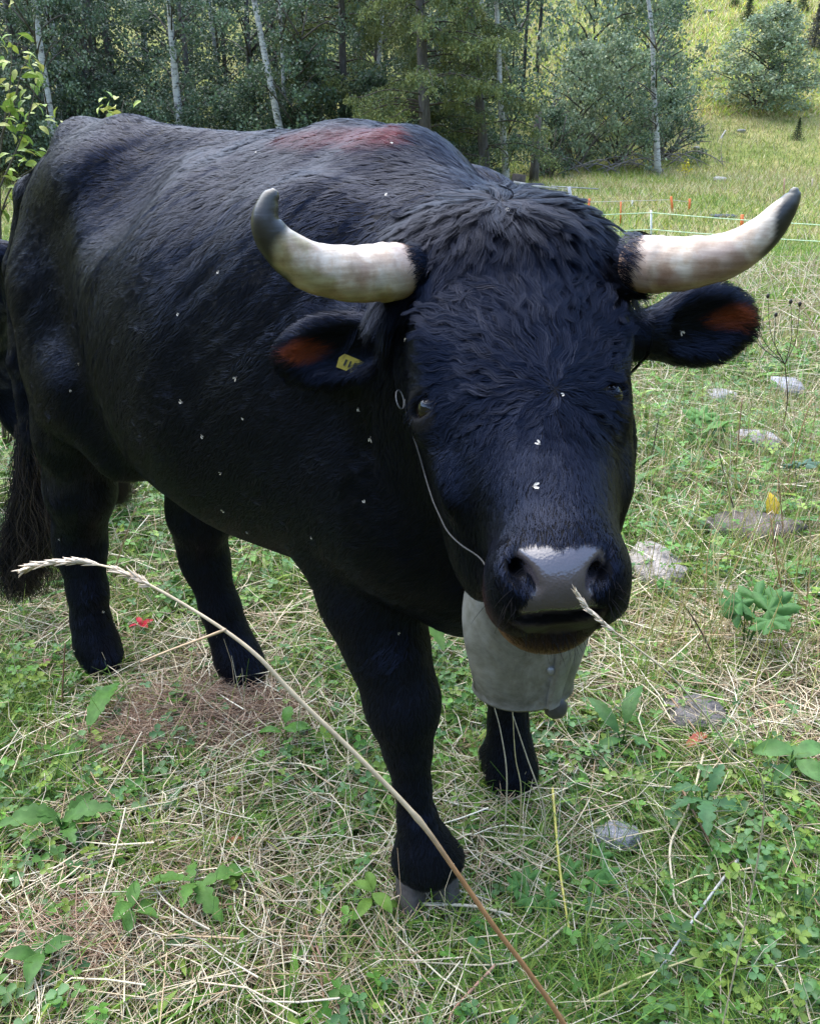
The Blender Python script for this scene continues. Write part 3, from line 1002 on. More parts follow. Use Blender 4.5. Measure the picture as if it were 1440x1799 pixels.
for i, (px, y0, y1, lab) in enumerate(((1110, 352, 366, 'short pale stake behind the white post'), (1377, 314, 346, 'thin brownish stake on the slope above the tip of the right horn'), (1426, 314, 334, 'thin pale stake at the right edge of the far meadow'))):
    b0 = hill_at(px, y1)
    o = MB().tube([(0, 0, -0.1), at(px, y0, b0[1]) - b0], 0.022, 7, ((0.6, 0.58, 0.5), (0.33, 0.20, 0.13), (0.45, 0.36, 0.28))[i]).build('stake', [post_m])
    o.location = tuple(b0)
    tag(o, lab, 'stake', 'stakes in the far meadow')

for o in list(bpy.data.objects):
    if o.parent is not None and o.name.split('.')[0] in ('limb', 'crown', 'branch', 'blossom', 'dead_wood', 'stem'):
        o['kind'] = 'stuff'
# ----------------------------------------------------------------- the bull: one continuous body grown from an implicit surface
S0 = np.array([0.12, 1.28])
HD = N([0.79, -0.61])                     # the way the trunk points
LD = np.array([-HD[1], HD[0]])            # towards the animal's left side


def L(u, v, z):
    q = S0 + u * HD + v * LD
    return np.array([q[0], q[1], z])


# head frame: P poll, HS across the face, HA down the face, HN out of the face
HP = at(893, 375, 1.02)
_m = at(978, 1000, 0.68)
HS = N([math.cos(R(6)), math.sin(R(6)), 0.035])
HA = _m - HP
HA = N(HA - HS * HA.dot(HS))
HN = np.cross(HS, HA)
HN = HN if HN[1] < 0 else -HN


def hp(s, t, n):
    return HP + HS * s + HA * t + HN * n


def hcoord(p):
    q = p - HP
    return q @ HS, q @ HA, q @ HN


def axis_grid(a, b, fa, fb, fine, coarse):
    g = [np.arange(a, fa, coarse), np.arange(fa, fb, fine), np.arange(fb, b + coarse, coarse)]
    return np.concatenate(g).astype(np.float32)


class Field:
    def __init__(self, gx, gy, gz):
        self.g = (gx, gy, gz)
        self.f = np.full((len(gx), len(gy), len(gz)), 0.3, np.float32)

    def box(self, lo, hi):
        sl = []
        for k in range(3):
            a = np.searchsorted(self.g[k], lo[k])
            b = np.searchsorted(self.g[k], hi[k])
            sl.append(slice(max(0, a - 1), min(len(self.g[k]), b + 1)))
        X, Y, Z = np.meshgrid(*[self.g[k][sl[k]] for k in range(3)], indexing='ij', sparse=True)
        return tuple(sl), X, Y, Z

    def union(self, sl, d, k):
        a = self.f[sl]
        h = np.maximum(k - np.abs(a - d), 0) / k
        self.f[sl] = np.minimum(a, d) - h * h * k * 0.25

    def cut(self, sl, d, k):
        a, d = self.f[sl], -d
        h = np.maximum(k - np.abs(a - d), 0) / k
        self.f[sl] = np.maximum(a, d) + h * h * k * 0.25

    def cone(self, p, q, ra, rb, k=0.03, cut=False):
        p, q = np.asarray(p, float), np.asarray(q, float)
        m = max(ra, rb) + k + 0.02
        sl, X, Y, Z = self.box(np.minimum(p, q) - m, np.maximum(p, q) + m)
        e = q - p
        L2 = max(1e-9, e @ e)
        t = np.clip(((X - p[0]) * e[0] + (Y - p[1]) * e[1] + (Z - p[2]) * e[2]) / L2, 0, 1)
        d = np.sqrt((X - p[0] - t * e[0]) ** 2 + (Y - p[1] - t * e[1]) ** 2 + (Z - p[2] - t * e[2]) ** 2) - (ra + t * (rb - ra))
        (self.cut if cut else self.union)(sl, d.astype(np.float32), k)

    def chain(self, pr, k=0.03):
        for (p, a), (q, b) in zip(pr[:-1], pr[1:]):
            self.cone(p, q, a, b, k)

    def ell(self, c, r, ax=None, k=0.03, cut=False):
        c, r = np.asarray(c, float), np.asarray(r, float)
        ax = np.eye(3) if ax is None else np.array([N(x) for x in ax])
        ext = np.sqrt(((ax * r[:, None]) ** 2).sum(0)) + k + 0.02
        sl, X, Y, Z = self.box(c - ext, c + ext)
        q = [(X - c[0]) * ax[i][0] + (Y - c[1]) * ax[i][1] + (Z - c[2]) * ax[i][2] for i in range(3)]
        k0 = np.sqrt(sum((q[i] / r[i]) ** 2 for i in range(3)))
        k1 = np.sqrt(sum((q[i] / r[i] ** 2) ** 2 for i in range(3)))
        d = k0 * (k0 - 1) / np.maximum(k1, 1e-6)
        (self.cut if cut else self.union)(sl, d.astype(np.float32), k)

    def loft(self, origin, ea, es, en, tab, k=0.03, power=2.3):
        """Sections along ea: rows (t, n_lo, n_hi, half width)."""
        tab = np.asarray(tab, float)
        lo, hi = [], []
        for t, a, b, w in tab:
            for s in (-w, w):
                for n in (a, b):
                    lo.append(origin + ea * t + es * s + en * n)
        lo = np.array(lo)
        m = k + 0.03
        sl, X, Y, Z = self.box(lo.min(0) - m, lo.max(0) + m)
        x, y, z = X - origin[0], Y - origin[1], Z - origin[2]
        t = x * ea[0] + y * ea[1] + z * ea[2]
        s = x * es[0] + y * es[1] + z * es[2]
        n = x * en[0] + y * en[1] + z * en[2]
        tt = np.linspace(tab[0, 0], tab[-1, 0], 200)
        ker = np.ones(15) / 15
        cols = []
        for c in (1, 2, 3):
            v = np.interp(tt, tab[:, 0], tab[:, c])
            v = np.convolve(np.pad(v, 7, mode='edge'), ker, 'valid')
            cols.append(np.interp(t, tt, v).astype(np.float32))
        a, b, w = cols
        cn, hn = (a + b) / 2, np.maximum((b - a) / 2, 0.01)
        q = (np.abs(s / w) ** power + np.abs((n - cn) / hn) ** power) ** (1 / power)
        d = (q - 1) * np.minimum(w, hn)
        dt = np.maximum(tab[0, 0] - t, t - tab[-1, 0])
        d = np.where(dt > 0, np.sqrt(np.maximum(d, 0) ** 2 + dt ** 2) + np.minimum(d, 0) * 0, np.maximum(d, np.minimum(dt, 0) * 1.0))
        self.union(sl, d.astype(np.float32), k)

    def sample(self, p):
        """Trilinear value at points (n,3)."""
        i, f = [], []
        for k in range(3):
            g = self.g[k]
            j = np.clip(np.searchsorted(g, p[:, k]) - 1, 0, len(g) - 2)
            i.append(j)
            f.append(np.clip((p[:, k] - g[j]) / (g[j + 1] - g[j]), 0, 1))
        r = 0
        for dx in (0, 1):
            for dy in (0, 1):
                for dz in (0, 1):
                    w = (f[0] if dx else 1 - f[0]) * (f[1] if dy else 1 - f[1]) * (f[2] if dz else 1 - f[2])
                    r = r + w * self.f[i[0] + dx, i[1] + dy, i[2] + dz]
        return r

    def grad(self, p, e=0.004):
        g = np.stack([self.sample(p + np.eye(3)[k] * e) - self.sample(p - np.eye(3)[k] * e) for k in range(3)], 1)
        return NN(g)

    def hit(self, px, py, near=0.55, far=2.4):
        """Surface point and normal seen at a photo pixel."""
        D = np.linspace(near, far, 1400)
        o = np.array([0, 0, CAM_H])
        d = at(px, py, 1.0) - o
        p = o + d * D[:, None]
        i = np.argmax(self.sample(p) < 0)
        lo, hi = D[max(i - 1, 0)], D[i]
        for _ in range(12):
            mid = (lo + hi) / 2
            if self.sample((o + d * mid)[None])[0] < 0:
                hi = mid
            else:
                lo = mid
        q = o + d * hi
        return q, self.grad(q[None])[0]

    def nets(self):
        """Naive surface nets: vertices and quads of the zero level."""
        f = self.f
        ins = f < 0
        nx, ny, nz = f.shape
        cnt = np.zeros((nx - 1, ny - 1, nz - 1), np.int8)
        for dx in (0, 1):
            for dy in (0, 1):
                for dz in (0, 1):
                    cnt += ins[dx:nx - 1 + dx, dy:ny - 1 + dy, dz:nz - 1 + dz]
        act = np.argwhere((cnt > 0) & (cnt < 8))
        idx = np.full(cnt.shape, -1, np.int32)
        idx[act[:, 0], act[:, 1], act[:, 2]] = np.arange(len(act))
        acc, num = np.zeros((len(act), 3)), np.zeros(len(act))
        cor = [(a, b, c) for a in (0, 1) for b in (0, 1) for c in (0, 1)]
        for c0 in cor:
            for ax in range(3):
                if c0[ax] == 1:
                    continue
                c1 = list(c0)
                c1[ax] = 1
                i0, i1 = act + np.array(c0), act + np.array(c1)
                v0 = f[i0[:, 0], i0[:, 1], i0[:, 2]]
                v1 = f[i1[:, 0], i1[:, 1], i1[:, 2]]
                m = (v0 < 0) != (v1 < 0)
                t = np.where(m, v0 / np.where(m, v0 - v1, 1), 0)
                p0 = np.stack([self.g[k][i0[:, k]] for k in range(3)], 1)
                p1 = np.stack([self.g[k][i1[:, k]] for k in range(3)], 1)
                acc += np.where(m[:, None], p0 + (p1 - p0) * t[:, None], 0)
                num += m
        verts = acc / num[:, None]
        quads = []
        for ax in range(3):
            a1, a2 = (ax + 1) % 3, (ax + 2) % 3
            s0 = [slice(1, f.shape[k] - 1) for k in range(3)]
            s1 = list(s0)
            s0[ax], s1[ax] = slice(0, f.shape[ax] - 1), slice(1, f.shape[ax])
            A, B = ins[tuple(s0)], ins[tuple(s1)]
            e = np.argwhere(A != B)
            off = np.array([0 if k == ax else 1 for k in range(3)])
            flip = A[e[:, 0], e[:, 1], e[:, 2]]
            e = e + off
            q = []
            for d1, d2 in ((-1, -1), (0, -1), (0, 0), (-1, 0)):
                c = e.copy()
                c[:, a1] += d1
                c[:, a2] += d2
                q.append(idx[c[:, 0], c[:, 1], c[:, 2]])
            q = np.stack(q, 1)
            q[~flip] = q[~flip][:, ::-1]
            quads.append(q[(q >= 0).all(1)])
        return verts, np.concatenate(quads)


F = Field(axis_grid(-1.25, 0.62, -0.13, 0.44, 0.0042, 0.0125),
          axis_grid(0.50, 2.42, 0.60, 1.06, 0.0042, 0.0125),
          axis_grid(-0.02, 1.46, 0.79, 1.29, 0.0042, 0.0125))

Z3 = np.array([0, 0, 1.0])
HD3, LD3 = np.array([*HD, 0]), np.array([*LD, 0])
O3 = np.array([*S0, 0])
# trunk: (along, bottom, top, half width)
F.loft(O3, HD3, LD3, Z3, [
    (-1.21, 1.00, 1.17, 0.045), (-1.14, 0.86, 1.25, 0.06), (-1.05, 0.74, 1.31, 0.09), (-0.94, 0.67, 1.335, 0.135),
    (-0.83, 0.64, 1.335, 0.20), (-0.65, 0.62, 1.32, 0.285), (-0.45, 0.60, 1.32, 0.325), (-0.25, 0.60, 1.315, 0.31),
    (-0.12, 0.60, 1.235, 0.28), (-0.02, 0.60, 1.14, 0.25), (0.08, 0.62, 1.10, 0.22), (0.18, 0.66, 1.00, 0.17)], k=0.03, power=2.25)
# spine ridge, hooks, pins
F.chain([(L(-1.13, 0, 1.235), 0.03), (L(-1.02, 0, 1.315), 0.035), (L(-0.85, 0, 1.32), 0.035), (L(-0.45, 0, 1.30), 0.03)], 0.05)
for s in (-1, 1):
    F.ell(L(-0.86, s * 0.085, 1.255), (0.08, 0.065, 0.055), (HD3, LD3, Z3), 0.09)
    F.ell(L(-1.11, s * 0.045, 1.13), (0.055, 0.04, 0.09), (HD3, LD3, Z3), 0.07)
    # shoulder blade and upper arm
    F.ell(L(-0.10, s * 0.18, 1.00), (0.17, 0.10, 0.29), (N(HD3 + 0.25 * Z3), LD3, N(Z3 - 0.25 * HD3)), 0.12)
    F.ell(L(0.02, s * 0.19, 0.84), (0.14, 0.10, 0.15), (HD3, LD3, Z3), 0.08)
    # thigh
    F.ell(L(-0.98, s * 0.085, 0.98), (0.17, 0.085, 0.29), (HD3, LD3, Z3), 0.09)
# withers hump and neck, turned to the animal's right
F.ell(L(-0.28, 0, 1.225), (0.22, 0.12, 0.115), (HD3, LD3, Z3), 0.08)
F.chain([(L(-0.12, -0.03, 1.07), 0.225), (np.array([0.07, 1.22, 1.07]), 0.19), (np.array([0.10, 1.10, 1.06]), 0.16)], 0.06)
F.chain([(L(-0.26, 0, 1.255), 0.08), (at(712, 350, 1.31), 0.072), (at(775, 440, 1.18), 0.064), (at(845, 490, 1.08), 0.065)], 0.07)
F.chain([(np.array([0.09, 1.20, 0.93]), 0.16), (np.array([0.115, 1.06, 0.95]), 0.11)], 0.07)
# brisket and dewlap
F.ell(np.array([0.10, 1.17, 0.80]), (0.14, 0.12, 0.17), (HD3, LD3, Z3), 0.07)
F.chain([(np.array([0.105, 1.04, 0.93]), 0.045), (np.array([0.10, 1.07, 0.76]), 0.05), (np.array([0.09, 1.13, 0.68]), 0.055)], 0.06)


def leg(rows, k=0.035):
    F.chain([(at(px, py, D), r * 0.93 * pxm(at(px, py, D))) for px, py, D, r in rows], k)


# right fore
leg([(608, 800, 1.27, 122), (622, 940, 1.25, 100), (650, 1050, 1.21, 86), (681, 1140, 1.18, 70), (706, 1225, 1.155, 60), (710, 1255, 1.145, 57)], 0.04)
leg([(706, 1240, 1.15, 59), (716, 1320, 1.135, 39), (724, 1380, 1.125, 29), (733, 1440, 1.118, 32), (746, 1500, 1.112, 48)], 0.03)
leg([(746, 1490, 1.115, 53), (751, 1508, 1.112, 57)], 0.025)
leg([(722, 1512, 1.118, 36), (782, 1508, 1.125, 36)], 0.02)
# left fore
F.cone(L(0.02, 0.17, 0.82), L(0.0, 0.175, 0.62), 0.11, 0.075, 0.05)
leg([(893, 1080, 1.45, 56), (893, 1150, 1.44, 52), (892, 1210, 1.435, 40), (892, 1270, 1.435, 33), (894, 1310, 1.43, 38), (897, 1350, 1.425, 46), (898, 1368, 1.42, 44)], 0.03)
leg([(855, 1325, 1.45, 17), (866, 1318, 1.44, 22)], 0.015)
# right hind: thigh, gaskin, hock, cannon, fetlock
F.chain([(L(-1.03, -0.10, 1.02), 0.10), (L(-0.98, -0.125, 0.80), 0.095)], 0.09)
leg([(122, 640, 1.84, 74), (134, 760, 1.86, 68), (142, 860, 1.89, 57), (143, 935, 1.93, 45)], 0.05)
leg([(136, 925, 1.95, 42), (142, 965, 1.93, 43), (155, 1040, 1.90, 33), (160, 1090, 1.89, 32), (170, 1130, 1.88, 37), (182, 1160, 1.86, 38)], 0.03)
F.chain([(L(-0.90, -0.165, 0.86), 0.06), (L(-0.84, -0.14, 0.70), 0.045)], 0.09)
# left hind
F.chain([(L(-1.02, 0.15, 0.98), 0.13), (L(-0.84, 0.12, 0.70), 0.10)], 0.07)
leg([(352, 800, 1.80, 78), (352, 900, 1.83, 56), (356, 960, 1.86, 44)], 0.04)
leg([(346, 930, 1.87, 38), (362, 990, 1.86, 40), (388, 1070, 1.84, 34), (403, 1115, 1.83, 34), (418, 1155, 1.81, 40), (430, 1180, 1.80, 42)], 0.03)
# hollow of the flank between ribs and hip, crease where the thigh meets the belly
for px, py in ((205, 330),):
    c, n = F.hit(px, py)
    dn = N(-Z3 - n * (-Z3).dot(n))
    F.ell(c + n * 0.035, (0.085, 0.105, 0.062), (N(np.cross(dn, n)), dn, n), 0.10, cut=True)
    v = (c - O3) @ LD3
    c = c - LD3 * 2 * v
    n = n - LD3 * 2 * (n @ LD3)
    F.ell(c + n * 0.035, (0.085, 0.105, 0.062), (N(np.cross(dn, n)), dn, n), 0.10, cut=True)
# sheath under the belly
F.chain([(L(-0.62, 0, 0.63), 0.05), (L(-0.42, 0, 0.60), 0.045)], 0.06)
# tail
F.chain([(L(-1.12, 0, 1.25), 0.045), (at(62, 345, 2.04), 0.038), (at(36, 470, 2.08), 0.032), (at(36, 640, 2.10), 0.026), (at(52, 770, 2.09), 0.022), (at(48, 880, 2.08), 0.014)], 0.03)

# ---- head
F.loft(HP, HA, HS, HN, [
    (-0.045, -0.17, -0.040, 0.070), (-0.02, -0.20, -0.015, 0.105), (0.02, -0.22, 0.004, 0.130), (0.08, -0.235, 0.006, 0.137),
    (0.15, -0.245, 0.004, 0.135), (0.20, -0.25, 0.000, 0.127), (0.25, -0.235, -0.006, 0.110), (0.30, -0.205, -0.010, 0.094),
    (0.35, -0.165, -0.006, 0.076), (0.40, -0.135, 0.000, 0.062), (0.44, -0.125, -0.006, 0.056), (0.465, -0.115, -0.030, 0.050)], 0.02, 2.0)
# poll cushion and brow
F.ell(hp(0.0, 0.005, -0.055), (0.115, 0.06, 0.055), (HS, HA, HN), 0.05)
for s in (-1, 1):
    F.ell(hp(s * 0.098, 0.150, -0.050), (0.026, 0.040, 0.028), (HS, HA, HN), 0.035)          # brow over the eye
    F.ell(hp(s * (0.096 if s < 0 else 0.084), 0.255, -0.085), (0.020, 0.070, 0.018), (HS, N(HA - HS * s * 0.35), HN), 0.03)   # cheek bone
    F.ell(hp(s * 0.064, 0.29, -0.160), (0.040, 0.11, 0.07), (HS, N(HA + 0.35 * HN), HN), 0.05)     # jaw muscle
    F.cone(hp(s * 0.07, 0.052, -0.065), hp(s * 0.105, 0.052, -0.067), 0.040, 0.034, 0.03)     # horn root
# muzzle
MC = -0.012
F.ell(hp(MC, 0.425, -0.055), (0.062, 0.050, 0.055), (HS, HA, HN), 0.03)
for s in (-1, 1):
    F.ell(hp(s * 0.041 + MC, 0.437, -0.046), (0.028, 0.036, 0.042), (HS, HA, HN), 0.018)       # nostril wings
    F.ell(hp(s * 0.034 + MC, 0.452, -0.072), (0.032, 0.028, 0.030), (HS, HA, HN), 0.02)        # upper lip
F.ell(hp(MC, 0.440, -0.026), (0.041, 0.034, 0.030), (HS, N(HA - 0.55 * HN), N(HN + 0.55 * HA)), 0.010)   # nose pad
F.ell(hp(MC, 0.452, -0.108), (0.053, 0.040, 0.034), (HS, HA, HN), 0.012)                      # lower lip and chin
F.ell(hp(MC, 0.41, -0.135), (0.053, 0.07, 0.04), (HS, HA, HN), 0.03)
# mouth slit
ms = [F.hit(x, y) for x, y in ((902, 1091), (930, 1088), (960, 1086), (1000, 1083), (1035, 1077), (1060, 1069))]
F_cut = [(p - n * 0.003, r) for (p, n), r in zip(ms, (0.003, 0.007, 0.010, 0.010, 0.007, 0.003))]
for (p, a), (q, b) in zip(F_cut[:-1], F_cut[1:]):
    F.cone(p, q, a, b, 0.003, cut=True)
# nostrils: a slit that widens downwards and runs back into the head
for rows in (((897, 962, 6), (903, 985, 12), (915, 1008, 18), (928, 1026, 16), (936, 1034, 10)), ((1068, 964, 6), (1063, 988, 12), (1053, 1010, 17), (1046, 1026, 14), (1042, 1034, 9))):
    hs = [(F.hit(x, y), r) for x, y, r in rows]
    hs = [(p, n, r * pxm(p)) for (p, n), r in hs]
    for (p, n, a), (q, m, b) in zip(hs[:-1], hs[1:]):
        F.cone(p, q, a, b, 0.006, cut=True)
    p, n, r = hs[2]
    F.cone(p, p - HA * 0.03 - HN * 0.035, r, r * 0.7, 0.006, cut=True)

# eyes: position, outward direction
EYES = []
for px, py, s in ((752, 717, -1), (1074, 694, 1)):
    c, out = F.hit(px, py)
    out = N(out + HN * 0.15)
    c = c - out * 0.011
    EYES.append((c, out, s))
    F.ell(c - out * 0.004, (0.033, 0.036, 0.026), (np.cross(out, HA), HA, out), 0.03)
    F.ell(c + out * 0.017, (0.0235, 0.0145, 0.024), (np.cross(HA, out), N(HA - out * HA.dot(out)), out), 0.005, cut=True)
    side = N(np.cross(HA, out))
    up = -N(HA - out * HA.dot(out))
    for w, hh, rr, sg in ((0.0255, 0.0165, 0.0050, 1), (0.0255, 0.0155, 0.0036, -1)):
        arc = [(c + out * (0.0185 - 0.010 * x * x) + side * w * x + up * sg * hh * (1 - x * x), rr) for x in np.linspace(-1, 1, 7)]
        F.chain(arc, 0.005)

# ears: base, tip, lying open towards the camera
EARS = []
for b, t, nrm, hw, s in ((at(712, 600, 1.05), at(488, 632, 1.05), None, 0.047, -1), (at(1118, 590, 1.03), at(1326, 560, 1.06), None, 0.049, 1)):
    ax = N(t - b)
    ln = np.linalg.norm(t - b)
    look = N(np.array([0, 0, CAM_H]) - (b + t) / 2 + np.array([0.25 * s, 0, -0.15]))
    en = N(look - ax * look.dot(ax))
    ew = np.cross(ax, en)
    ew = ew if ew[2] > 0 else -ew
    EARS.append((b, ax, ln, en, ew, hw, s))
    F.cone(b - ax * 0.03, b + ax * ln * 0.30, 0.030, 0.030, 0.02)
    F.ell(b + ax * ln * 0.56 - en * 0.004, (ln * 0.46, hw, 0.022), (ax, ew, en), 0.015)
    F.ell(b + ax * ln * 0.50 + en * 0.022, (ln * 0.37, hw * 0.74, 0.024), (ax, ew, en), 0.008, cut=True)

bv, bq = F.nets()


def relax(v, q, it=2, lam=0.5):
    e = np.concatenate([q[:, [0, 1]], q[:, [1, 2]], q[:, [2, 3]], q[:, [3, 0]]])
    e = np.concatenate([e, e[:, ::-1]])
    deg = np.bincount(e[:, 0], minlength=len(v)).astype(float)
    for _ in range(it):
        a = np.stack([np.bincount(e[:, 0], weights=v[e[:, 1], k], minlength=len(v)) for k in range(3)], 1) / deg[:, None]
        v = v + (a - v) * lam
    return v


bv = relax(bv, bq, 2, 0.45)
# ----------------------------------------------------------------- colours of the bull's skin, parts and coat
def project(p):
    dn = CAM_H - p[:, 2]
    zc = p[:, 1] * CP + dn * SP
    return 720 + FPX * p[:, 0] / zc, 899.5 + FPX * (dn * CP - p[:, 1] * SP) / zc


def poly_sd(x, y, poly):
    """Signed distance (inside negative) to a closed outline."""
    P = np.asarray(poly, float)
    d = np.full(len(x), 1e9)
    ins = np.zeros(len(x), bool)
    for a, b in zip(P, np.roll(P, -1, 0)):
        e = b - a
        t = np.clip(((x - a[0]) * e[0] + (y - a[1]) * e[1]) / (e @ e), 0, 1)
        d = np.minimum(d, np.hypot(x - a[0] - t * e[0], y - a[1] - t * e[1]))
        c = (a[1] > y) != (b[1] > y)
        with np.errstate(all='ignore'):
            xi = (b[0] - a[0]) * (y - a[1]) / (b[1] - a[1]) + a[0]
        ins ^= c & (x < xi)
    return np.where(ins, -d, d)


# outline of the hairless nose pad, in head coordinates on the surface of the muzzle
PAD_PX = [(902, 968), (938, 957), (972, 963), (988, 968), (1004, 960), (1040, 957), (1060, 964), (1058, 985), (1046, 1008), (1036, 1030),
          (1038, 1050), (1050, 1066), (1040, 1077), (985, 1083), (922, 1085), (912, 1072), (930, 1052), (942, 1034), (932, 1006), (912, 988)]
LIP_PX = [(890, 1090), (925, 1086), (985, 1082), (1040, 1076), (1066, 1066), (1062, 1086), (1040, 1100), (985, 1112), (925, 1110)]
MOUTH_PX = [(897, 1090), (925, 1081), (960, 1076), (1000, 1074), (1040, 1069), (1062, 1068), (1045, 1080), (1005, 1092), (960, 1096), (922, 1095)]
WHORL = F.hit(975, 682)[0]
POLL = F.hit(893, 384)[0]


def coat_masks(p):
    s, t, n = hcoord(p)
    head = (t > 0.36) & (np.abs(s) < 0.09) & (n > -0.19)
    mx, my = project(p)
    pad = np.where(head & (n > -0.12), smooth(5.0, -1.0, poly_sd(mx, my, PAD_PX)), 0)
    lip = np.where(head & (n < -0.03), smooth(6.0, 0.0, poly_sd(mx, my, LIP_PX)), 0)
    chin = np.where(head, smooth(-0.085, -0.115, n) * smooth(0.40, 0.44, t), 0)
    muz = np.where(head, smooth(0.40, 0.44, t) * smooth(-0.04, -0.075, n), 0)
    ear = np.zeros(len(p))
    inear = np.zeros(len(p))
    for b, ax, ln, en, ew, hw, sg in EARS:
        q = p - b
        a, w, o = q @ ax / ln, q @ ew / hw, q @ en
        e = (a > 0.05) & (a < 1.1) & (np.abs(w) < 1.2) & (np.abs(o) < 0.06)
        ear = np.where(e, 1, ear)
        inear = np.where(e & (o > -0.012), smooth(1.0, 0.3, np.hypot((a - 0.74) / 0.25, (w - 0.15) / 0.42)), inear)
    eye = np.zeros(len(p))
    for c, out, sg in EYES:
        eye = np.maximum(eye, smooth(0.036, 0.027, np.linalg.norm(p - c - out * 0.008, axis=1)))
    return pad, lip, chin, muz, ear, inear, eye


def skin_tint(p):
    pad, lip, chin, muz, ear, inear, eye = coat_masks(p)
    s_, t_, n_ = hcoord(p)
    mouth = np.where((t_ > 0.36) & (n_ < -0.03), smooth(3.5, -2.0, poly_sd(*project(p), MOUTH_PX)), 0)
    n1 = noise3(p, 60, 3)[:, None]
    c = np.tile([0.0028, 0.0031, 0.0048], (len(p), 1))
    r = np.full(len(p), 0.62)

    def lay(m, col, rough=None):
        nonlocal c, r
        m = np.clip(m, 0, 1)
        c = c * (1 - m[:, None]) + np.array(col) * m[:, None]
        if rough is not None:
            r = r * (1 - m) + rough * m
    lay(muz * 0.7, (0.022, 0.013, 0.011), 0.6)
    lay(chin, (0.075, 0.040, 0.018), 0.8)
    lay(inear, (0.30, 0.065, 0.025), 0.7)
    lay(lip, (0.022, 0.017, 0.015), 0.50)
    lay(pad, (0.052, 0.044, 0.050), 0.24)
    lay(mouth, (0.0012, 0.0010, 0.0010), 0.85)  # dark lips, painted blacker here to give the slit its shade
    lay(eye * 0.8, (0.006, 0.006, 0.0075), 0.55)
    # inside of mouth and nostrils stays black
    c = c * (1 + 0.18 * n1 * (pad + chin)[:, None])
    # dust and dried mud on the hindquarters
    q = p - O3
    u, v = q @ HD3, q @ LD3
    dust = smooth(-0.98, -1.12, u) * smooth(0.45, 0.7, p[:, 2]) * smooth(1.22, 1.05, p[:, 2])
    dust = dust * smooth(-0.1, 0.5, noise3(p, 26, 5) + 0.6 * noise3(p, 70, 6))
    lay(dust * 0.5, (0.06, 0.055, 0.05), 0.9)
    return np.c_[np.clip(c, 0.001, 1), r]


skin_m, nt, b = nodes('bull_skin')
att = nd(nt, 'Attribute', attribute_name='tint')
nt.links.new(att.outputs['Color'], b.inputs['Base Color'])
nt.links.new(att.outputs['Alpha'], b.inputs['Roughness'])
gp = geopos(nt)
peb = nd(nt, 'TexVoronoi', feature='SMOOTH_F1')
peb.inputs['Scale'].default_value = 420
nt.links.new(gp, peb.inputs['Vector'])
nt.links.new(bump(nt, peb.outputs[0], 0.22, 0.0012), b.inputs['Normal'])
nt.links.new(ramp(nt, att.outputs['Alpha'], [(0.30, (0.95,) * 3), (0.55, (0.10,) * 3)]), b.inputs['Specular IOR Level'])

bull = empty('bull', (S0[0] - 0.3, S0[1] + 0.3, 0), 'large black horned bull with a big bell looking into the camera', 'bull')
BOFF = np.array(bull.location)
_bt = skin_tint(bv)
body = link('body', mesh_data('body', bv - BOFF, bq, [skin_m], _bt), bull)

# eyes
eye_m = tint_mat('eyeball', 0.04, 0.6)
for c, out, sg in EYES:
    me = MB()
    nlat, nlon = 20, 28
    th = np.linspace(0.02, np.pi - 0.02, nlat)
    ph = np.linspace(0, 2 * np.pi, nlon, endpoint=False)
    e1 = N(np.cross(out, Z3))
    e2 = np.cross(e1, out)
    pts, cols = [], []
    for a in th:
        for f in ph:
            d = out * math.cos(a) + (e1 * math.cos(f) + e2 * math.sin(f)) * math.sin(a)
            pts.append(c + out * 0.0005 + d * 0.0205 * (1.06 if a < 0.5 else 1.0) - BOFF)
            edge = a / (0.95)
            if a < 0.35:
                cols.append((0.004, 0.004, 0.005))
            elif a < 0.82:
                cols.append((0.016, 0.009, 0.005))
            else:
                cols.append((0.22, 0.18, 0.16))
    k = np.arange(nlon)
    q = np.concatenate([np.c_[i * nlon + k, i * nlon + (k + 1) % nlon, (i + 1) * nlon + (k + 1) % nlon, (i + 1) * nlon + k] for i in range(nlat - 1)])
    me.add(pts, q[:, ::-1], None, np.array(cols))
    me.build('eye', [eye_m], bull)

# horns
horn_m, nt, b = nodes('horn')
hc_ = nd(nt, 'Attribute', attribute_name='tint').outputs['Color']
gp = geopos(nt)
mp = nd(nt, 'Mapping')
mp.inputs['Scale'].default_value = (18, 18, 150)
nt.links.new(gp, mp.inputs['Vector'])
st = noise_tex(nt, 1.0, 5, 0.6, mp.outputs[0])
k = ramp(nt, st, [(0.35, (0.72, 0.68, 0.62)), (0.62, (1.08, 1.06, 1.03))])
cc = mixc(nt, 1.0, hc_, k, 'MULTIPLY')
blot = ramp(nt, noise_tex(nt, 34, 6, 0.7, gp), [(0.44, (1, 1, 1)), (0.58, (0.80, 0.66, 0.55)), (0.72, (0.52, 0.38, 0.29))])
cc = mixc(nt, 0.75, cc, blot, 'MULTIPLY')
nt.links.new(cc, b.inputs['Base Color'])
b.inputs['Roughness'].default_value = 0.38
nt.links.new(bump(nt, st, 0.25, 0.002), b.inputs['Normal'])
HORNS = [
    [(712, 478, 1.0, 48), (700, 478, 0.985, 51), (680, 479, 0.972, 52), (620, 481, 0.955, 51), (550, 470, 0.935, 46), (494, 434, 0.918, 37), (467, 392, 0.912, 28), (472, 356, 0.915, 19), (480, 341, 0.917, 13), (484, 333, 0.918, 5)],
    [(1124, 464, 0.998, 48), (1134, 464, 0.988, 51), (1152, 465, 0.978, 51), (1205, 463, 0.96, 48), (1272, 450, 0.945, 42), (1330, 417, 0.935, 34), (1370, 376, 0.93, 25), (1391, 347, 0.93, 15), (1395, 335, 0.93, 9), (1397, 329, 0.93, 4)]]
